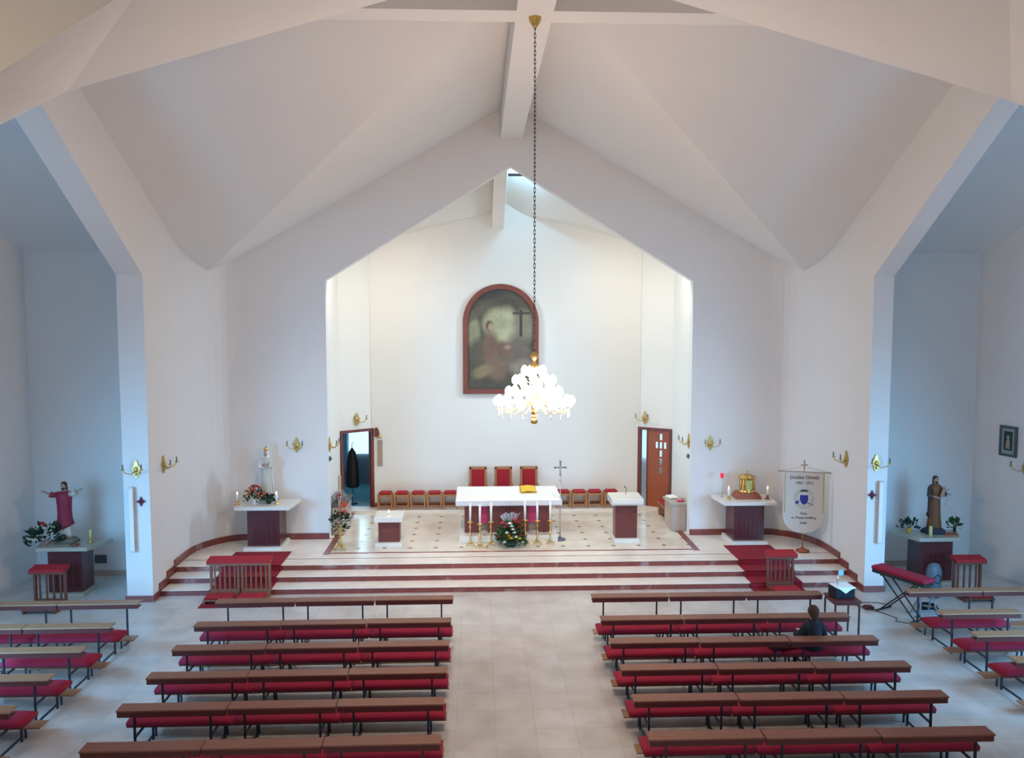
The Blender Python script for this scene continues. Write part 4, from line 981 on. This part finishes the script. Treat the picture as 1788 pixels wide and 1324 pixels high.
text('sv. Franje Asiškog', 0.085, (0, -0.016, 0.87), 'ink_dark', bn)
text('Zadar', 0.08, (0, -0.016, 0.74), 'ink_dark', bn)
rx = Matrix.Rotation(PI/2, 3, 'X')
m = MB(); m.ring((0, -0.014, 1.36), 0.24, 0.006, rx, 32, 5); m.ring((0, -0.014, 1.36), 0.19, 0.004, rx, 32, 5); m.build('emblem_rings', 'blue_grey', bn)
m = MB(); m.prism([(-0.10, 1.45), (0.10, 1.45), (0.10, 1.32), (0.06, 1.24), (0, 1.20), (-0.06, 1.24), (-0.10, 1.32)], 'xz', -0.018, -0.013); m.prism([(-0.22, 1.28), (-0.13, 1.32), (-0.13, 1.24), (-0.20, 1.22)], 'xz', -0.018, -0.013); m.build('emblem_shield', 'ink_blue', bn)
m = MB(); m.prism([(-0.11, 1.54), (0.11, 1.54), (0.06, 1.585), (-0.06, 1.585)], 'xz', -0.018, -0.013); m.prism([(0.06, 1.26), (0.22, 1.19), (0.22, 1.205), (0.06, 1.28)], 'xz', -0.018, -0.013); m.build('emblem_hat', 'ink_dark', bn)

# transept altar furnishings
def plant(loc, label, potm, r, h, leafm, n=80, pr=0.06):
    t = thing('potted_plant', label, 'plant', loc)
    m = MB(); m.lathe([(pr*0.7, 0), (pr, 0.11), (pr*1.05, 0.12), (pr*0.9, 0.12)], 14); m.build('pot', potm, t)
    m = MB()
    for q in range(7):
        a = 2*PI*q/7; m.tube([(0, 0, 0.1), (0.4*r*math.cos(a), 0.4*r*math.sin(a), 0.1+h*0.5)], 0.005, 4)
    leaves(m, (0, 0, 0.12), r, h, n, 0.10); m.build('foliage', leafm, t)
plant((9.50, 19.3, 1.152), 'dark leafy plant in a yellow pot on the right transept altar', 'pot_yellow', 0.22, 0.24, 'leaf_dark')
plant((10.66, 19.35, 1.152), 'small bright green plant in a dark pot, right of the brown-robed statue', 'leaf_dark', 0.15, 0.20, 'leaf', 60, 0.04)
lit_candle((9.86, 18.98, 1.152), 0.24, 'thick pale yellow candle before the brown-robed statue', None, 'wax_yellow', r=0.038, flame=False)
lit_candle((-9.84, 19.25, 1.152), 0.20, 'pale yellow candle right of the red-robed statue', 'brass', 'wax_yellow', r=0.030, flame=False)
m = MB(); m.rbox(-0.16, 0.16, -0.08, 0.08, 0, 0.03, 0.008); o = tag(m.build('prayer_book', 'door_wood'), 'closed brown book lying on the right transept altar beside the statue plinth', 'book'); o.location = (10.42, 19.12, 1.152)
m = MB(); m.lathe([(0.05, 0), (0.10, 0.025), (0.11, 0.03)], 14); o = tag(m.build('dish', 'door_wood'), 'small reddish dish at the foot of the red-robed statue', 'dish'); o.location = (-10.08, 19.0, 1.152)
fa = thing('flower_arrangement', 'white and red flowers with dark leaves in a pink pot, left transept altar', 'flower arrangement', (-10.82, 19.15, 1.152))
m = MB(); m.lathe([(0.08, 0), (0.11, 0.08), (0.10, 0.09)], 14); m.build('pot', 'pot_pink', fa)
m = MB(); leaves(m, (0, 0, 0.08), 0.40, 0.34, 110, 0.14); m.build('foliage', 'leaf_dark', fa)
m = MB()
for q in range(20):
    a = random.uniform(0, 2*PI); e = random.uniform(0.0, 1.2); q_ = (0.36*math.cos(a)*math.cos(e), 0.3*math.sin(a)*math.cos(e)-0.05, 0.12+0.30*math.sin(e)); bloom(m, q_, 0.06); m.tube([(0, 0, 0.07), q_], 0.005, 4)
m.build('white_flowers', 'petal_white', fa)
m = MB(); bloom(m, (0.0, -0.1, 0.48), 0.09); bloom(m, (0.06, -0.12, 0.45), 0.07); m.build('red_flower', 'petal_red', fa)
# second, long white spray leaning to the statue
m = MB(); m.ball((0.42, -0.02, 0.16), 0.07); m.tube([(0.05, 0, 0.1), (0.35, 0, 0.40)], 0.006, 4); leaves(m, (0.3, 0, 0.25), 0.12, 0.2, 26, 0.14); m.build('leaf_spray', 'leaf_dark', fa)

# framed picture on the right transept wall
fp = thing('framed_picture', 'small dark-framed picture on the right transept wall', 'picture', (11.955, 19.42, 3.35), -PI/2 + 0.26)
m = MB(); 
for (x0, x1, z0, z1) in ((-0.24, 0.24, -0.37, -0.31), (-0.24, 0.24, 0.31, 0.37), (-0.24, -0.18, -0.31, 0.31), (0.18, 0.24, -0.31, 0.31)): m.box(x0, x1, -0.04, 0, z0, z1)
m.build('frame', 'socket', fp)
m = MB(); m.box(-0.18, 0.18, -0.02, -0.01, -0.31, 0.31); m.build('mount', 'blue_grey', fp)
m = MB(); m.box(-0.12, 0.12, -0.026, -0.02, -0.22, 0.24); m.build('print', 'leaf_dark', fp)
m = MB(); m.ball((0, -0.028, 0.10), 0.04, 0.004, 0.05); m.lathe([(0.07, -0.18), (0.05, 0.0), (0.03, 0.06)], 10, (0, -0.027, 0), 1, 0.04); m.build('printed_figure', 'tan_board', fp)
m = MB(); m.rbox(-0.14, 0.14, -0.05, 0, -0.10, 0.10, 0.01); 
for q in (-0.08, 0, 0.08): m.box(q-0.02, q+0.02, -0.056, -0.05, -0.05, 0.05)
o = tag(m.build('wall_outlet', 'socket'), 'dark grey socket panel low on the wall right of the left transept altar', 'wall fitting'); o.location = (-10.15, 20.41, 0.42)

# sacristy doorway neighbours on back wall
m = MB(); m.prism([(-0.10, 0.0), (0.06, -0.02), (0.16, -0.14), (0.02, -0.13), (-0.08, -0.10), (-0.10, 0.18), (0.0, 0.24), (0.06, 0.1)][::1], 'xz', -0.05, 0); 
bl = thing('altar_bell', 'small brown wooden bell bracket on the back wall right of the open doorway', 'bell', (-3.98, 25.47, 2.80))
m = MB(); m.prism([(-0.08, -0.12), (0.02, -0.14), (0.07, -0.04), (0.04, 0.10), (-0.02, 0.16), (-0.08, 0.12)], 'xz', -0.06, 0.0); m.build('bracket', 'oak_dark', bl)
m = MB(); m.lathe([(0.06, -0.15), (0.05, -0.10), (0.03, -0.05), (0.001, -0.03)], 10, (0.08, -0.08, -0.02)); m.build('bell', 'brass', bl)
m = MB(); m.rbox(-0.075, 0.075, -0.03, 0, 0, 0.80, 0.006); m.box(-0.05, 0.05, -0.034, -0.03, 0.05, 0.75); o = tag(m.build('hymn_board', 'tan_board'), 'narrow tan board hanging below the bell by the open doorway', 'board'); o.location = (-3.90, 25.475, 1.76)

# low marble parapets inside the arch
pl = thing('marble_parapet', 'low pinkish marble parapet with a dark cap at the left side of the chancel', 'parapet', (-4.70, 22.46, 0.41))
m = MB(); m.box(-0.16, 0.16, 0.0, 1.3, 0, 0.76); m.build('block', 'pink_marble', pl, 0.008)
m = MB(); m.box(-0.20, 0.20, -0.03, 1.34, 0.76, 0.84); m.build('cap', 'socket', pl, 0.008)
pr_ = thing('marble_parapet', 'low pinkish marble parapet with a dark cap at the right side of the chancel', 'parapet', (4.68, 22.46, 0.41))
m = MB(); m.box(-0.20, 0.20, 0.0, 0.9, 0, 0.72); m.build('block', 'pink_marble', pr_, 0.008)
m = MB(); m.box(-0.25, 0.25, -0.03, 0.94, 0.72, 0.79); m.build('cap', 'stone_slab', pr_, 0.008)
fv = thing('flower_arrangement', 'pale dried flower arrangement on the left parapet behind the paschal candle', 'flower arrangement', (-4.70, 22.75, 1.252))
m = MB(); m.lathe([(0.09, 0), (0.11, 0.08), (0.09, 0.09)], 12); m.build('bowl', 'rock', fv)
m = MB(); leaves(m, (0, 0, 0.06), 0.20, 0.2, 120, 0.10); m.build('dried_leaves', 'paper_wrap', fv)
m = MB()
for q in range(8): bloom(m, (random.uniform(-.14, .14), random.uniform(-.14, .1), random.uniform(0.1, 0.24)), 0.045)
m.build('blooms', 'petal_white', fv)
# credence bits on right parapet: red and white folded cloths, red kneeler behind
m = MB(); m.rbox(-0.13, 0.13, -0.16, 0.16, 0, 0.07, 0.02); o = tag(m.build('folded_linen', 'white_cloth'), 'white folded linen on the right chancel parapet', 'linen'); o.location = (4.62, 23.1, 1.202); o.rotation_euler = (0, 0, 0.3)
m = MB(); m.rbox(-0.10, 0.10, -0.07, 0.07, 0, 0.05, 0.015); m.ball((0.05, 0, 0.06), 0.035); o = tag(m.build('red_cloth', 'petal_pink'), 'pink-red bundle of cloth at the front end of the right parapet', 'cloth'); o.location = (4.76, 22.65, 1.202)
def bench_side(loc, label):
    t = thing('choir_bench', label, 'bench', loc, 0)
    m = MB(); m.box(-0.2, 0.2, 0, 0.95, 0.36, 0.40); m.build('seat_board', 'oak', t)
    m = MB(); m.rbox(-0.19, 0.19, 0.02, 0.93, 0.40, 0.47, 0.02); m.build('cushion', 'red_pad', t)
    for yy in (0.06, 0.86):
        m = MB(); m.box(-0.18, 0.18, yy, yy+0.04, 0, 0.36); m.build('leg', 'oak', t)
bench_side((4.72, 23.55, 0.41), 'short oak bench with red cushion behind the right parapet')

# prie-dieux
def prie_dieu(loc, w_, label, rz=0, dark=False, h=0.86, slats=5, wood=None):
    t = thing('prie_dieu', label, 'kneeler', loc, rz); wd = wood or ('oak_dark' if dark else 'oak')
    for x in (-w_/2, w_/2-0.05):
        m = MB(); m.box(x, x+0.05, 0.30, 0.36, 0, h-0.06); m.build('post', wd, t)
    m = MB(); m.box(-w_/2+0.05, w_/2-0.05, 0.31, 0.345, 0.10, 0.16); m.box(-w_/2+0.05, w_/2-0.05, 0.31, 0.345, h-0.16, h-0.08)
    for q in range(slats):
        x = -w_/2 + 0.05 + (w_-0.10)*(q+0.5)/slats; m.box(x-0.018, x+0.018, 0.315, 0.34, 0.16, h-0.16)
    m.build('lattice', wd, t)
    m = MB(); m.prism([(0.16, h-0.10), (0.46, h-0.04), (0.46, h-0.01), (0.16, h-0.06)], 'yz', -w_/2-0.02, w_/2+0.02); m.build('desk', wd, t)
    m = MB(); m.prism([(0.15, h-0.06), (0.47, h-0.01), (0.47, h+0.04), (0.17, h+0.0)], 'yz', -w_/2-0.03, w_/2+0.03); m.build('arm_pad', 'red_pad', t, 0.012)
    m = MB(); m.box(-w_/2, w_/2, -0.22, 0.30, 0.06, 0.10); m.box(-w_/2, -w_/2+0.04, -0.20, 0.30, 0, 0.06); m.box(w_/2-0.04, w_/2, -0.20, 0.30, 0, 0.06); m.build('kneeling_board', wd, t)
    m = MB(); m.rbox(-w_/2+0.02, w_/2-0.02, -0.22, 0.08, 0.10, 0.16, 0.02); m.build('knee_pad', 'red_pad', t)
    return t
prie_dieu((-6.64, 18.40, 0.015), 0.66, 'slatted oak prie-dieu with red pads, left one of the pair before the left side altar', wood='oak_mid')
prie_dieu((-5.94, 18.40, 0.015), 0.66, 'slatted oak prie-dieu with red pads, right one of the pair before the left side altar', wood='oak_mid')
prie_dieu((6.16, 18.40, 0.015), 0.64, 'dark slatted prie-dieu with red pads on the carpet before the tabernacle altar', dark=True)
prie_dieu((-10.30, 17.95, 0), 0.70, 'dark prie-dieu with a red pad before the left transept altar', dark=True, slats=4)
prie_dieu((10.30, 17.85, 0), 0.66, 'dark prie-dieu with a red pad before the right transept altar', dark=True, slats=4)
# stair carpets
def runner(x0, x1, y_top, y_bot, label, shift=0):
    m = MB(); p = [(y_top, 0.4)]
    pts = [(y_top, 0.4), (YS[2]-0.035, 0.4), (YS[2]-0.035, 2*RI), (YS[1]-0.035, 2*RI), (YS[1]-0.035, RI), (YS[0]-0.035, RI), (YS[0]-0.035, 0), (y_bot, 0)]
    for a_, b_ in zip(pts[:-1], pts[1:]):
        if abs(a_[1]-b_[1]) < 1e-6: m.box(x0, x1, b_[0]-(0.012 if b_[0] > y_bot else 0), a_[0], a_[1]+0.001, a_[1]+0.013)
        else: m.box(x0, x1, a_[0]-0.012, a_[0]-0.001, b_[1]+0.001, a_[1]+0.012)
    return tag(m.build('stair_carpet', 'carpet'), label, 'carpet')
runner(-7.02, -5.62, 20.9, 17.98, 'crimson carpet running down the steps under the two oak prie-dieux')
runner(5.50, 6.72, 21.0, 18.0, 'crimson carpet running down the steps from the tabernacle altar')

# small table with a cloth-covered box, by the first row
tt = thing('small_table', 'small dark brown table at the outer end of the front row, right side', 'table', (6.36, 15.88, 0))
m = MB(); m.box(-0.27, 0.27, -0.27, 0.27, 0.77, 0.80); m.box(-0.25, 0.25, -0.25, 0.25, 0.71, 0.77); m.build('table_top', 'pew_dark', tt, 0.004)
for x, y in ((-.24, -.24), (.24, -.24), (-.24, .24), (.24, .24)):
    m = MB(); m.box(x-0.014, x+0.014, y-0.014, y+0.014, 0, 0.71); m.build('leg', 'steel', tt)
bx = thing('black_box', 'black box with a white napkin draped over it on the small brown table', 'box', (6.36, 15.92, 0.802), 0.1)
m = MB(); m.rbox(-0.21, 0.21, -0.15, 0.15, 0, 0.22, 0.015); m.build('box_body', 'coat', bx)
m = MB(); m.add([(-0.20,-0.155,0.223),(0.20,-0.155,0.223),(0.20,0.16,0.223),(-0.20,0.16,0.223),(0.0,-0.165,0.10),(0.22,-0.155,0.20),(0.12,-0.16,0.18),(-0.12,-0.16,0.19)], [(0,1,2,3),(7,6,4),(0,1,6,7),(1,5,6)]); m.build('napkin', 'white_cloth', bx)
m = MB(); m.tube([(-0.06, 0.05, 0.22), (-0.06, 0.05, 0.42)], 0.014, 6); m.build('stick', 'chrome', bx)
m = MB(); m.box(-0.05, 0.06, 0.045, 0.055, 0.40, 0.52); m.build('card', 'paper_blue', bx)

# keyboard under a red cover on an X stand
kb = thing('keyboard', 'electronic keyboard under a crimson cover beside the right transept pews', 'keyboard', (8.12, 16.95, 0), -1.12)
m = MB(); m.rbox(-0.62, 0.62, -0.16, 0.18, 0.80, 0.88, 0.01); m.build('case', 'black', kb)
m = MB(); m.rbox(-0.65, 0.65, -0.17, 0.22, 0.86, 0.95, 0.03); m.build('cover', 'cushion', kb, 0.01)
ks = thing('keyboard_stand', 'black folding X-shaped stand carrying the keyboard', 'stand', (8.12, 16.95, 0), -1.12)
for yy in (-0.10, 0.12):
    m = MB(); m.tube([(-0.42, yy, 0.02), (0.40, yy, 0.79)], 0.016, 6); m.tube([(0.42, yy, 0.02), (-0.40, yy, 0.79)], 0.016, 6); m.build('crossed_legs', 'black', ks)
for x in (-0.42, 0.42):
    m = MB(); m.tube([(x, -0.24, 0.02), (x, 0.26, 0.02)], 0.018, 6); m.build('foot', 'black', ks)
for x in (-0.40, 0.40):
    m = MB(); m.tube([(x, -0.15, 0.785), (x, 0.18, 0.785)], 0.014, 6); m.build('rest_bar', 'black', ks)
m = MB()
m.tube([(-0.20, -0.1, 0.03), (-0.13, 0.0, 0.50)], 0.018, 6); m.tube([(0.20, -0.1, 0.03), (0.13, 0.0, 0.50)], 0.018, 6); m.tube([(-0.33, -0.1, 0.02), (0.33, -0.1, 0.02)], 0.018, 6); m.tube([(-0.33, 0.2, 0.02), (0.33, 0.2, 0.02)], 0.018, 6); m.tube([(-.2, .2, .03), (-.13, .0, .5)], .018, 6); m.tube([(.2, .2, .03), (.13, .0, .5)], .018, 6)
ps = thing('music_stool', 'low grey metal music stool under the keyboard', 'stool', (8.66, 16.92, 0), 0.1)
m.build('frame', 'blue_grey', ps)
m = MB(); m.rbox(-0.2, 0.2, -0.12, 0.2, 0.5, 0.54, 0.01); m.build('seat', 'black', ps)
sk = thing('loudspeaker', 'dark grey rounded loudspeaker standing before the right transept altar', 'loudspeaker', (9.45, 18.05, 0), 0.2)
m = MB(); m.lathe([(0.15, 0.0), (0.17, 0.05), (0.19, 0.4), (0.18, 0.62), (0.12, 0.76), (0.001, 0.80)], 20, (0,0,0), 1, 0.7); m.build('cabinet', 'grey_plastic', sk)
m = MB(); m.ring((0, -0.125, 0.45), 0.09, 0.012, rx, 20, 6); m.build('cone_ring', 'black', sk)
m = MB(); m.rbox(-0.11, 0.11, -0.08, 0.08, 0, 0.07, 0.02); m.box(-0.07, 0.07, -0.05, 0.05, 0.07, 0.085); o = tag(m.build('foot_pedal', 'bag'), 'small dark red foot pedal on the floor left of the keyboard stand', 'pedal'); o.location = (7.62, 17.35, 0.001)
m = MB(); random.seed(5)
p0 = [(7.66, 17.30), (7.85, 17.0), (7.95, 16.75), (7.85, 16.6), (8.05, 16.45), (8.3, 16.5), (8.5, 16.35)]
m.tube([(x, y, 0.012) for x, y in p0], 0.008, 5); m.tube([(7.58, 17.42, 0.012), (7.42, 17.6, 0.012), (7.7, 17.75, 0.012), (8.0, 17.7, 0.012), (8.15, 17.6, 0.012)], 0.008, 5)
o = tag(m.build('cable', 'black'), 'thin black cables trailing on the floor around the keyboard stand', 'cable')
cb = MB(); 
for q in range(4): cb.ring((0, 0, 0.015 + 0.018*q), 0.20 - 0.01*q, 0.011, None, 24, 5)
o = tag(cb.build('coiled_cable', 'coat'), 'coiled dark blue cable on the floor right of the music stool', 'cable'); o.location = (8.95, 17.35, 0)
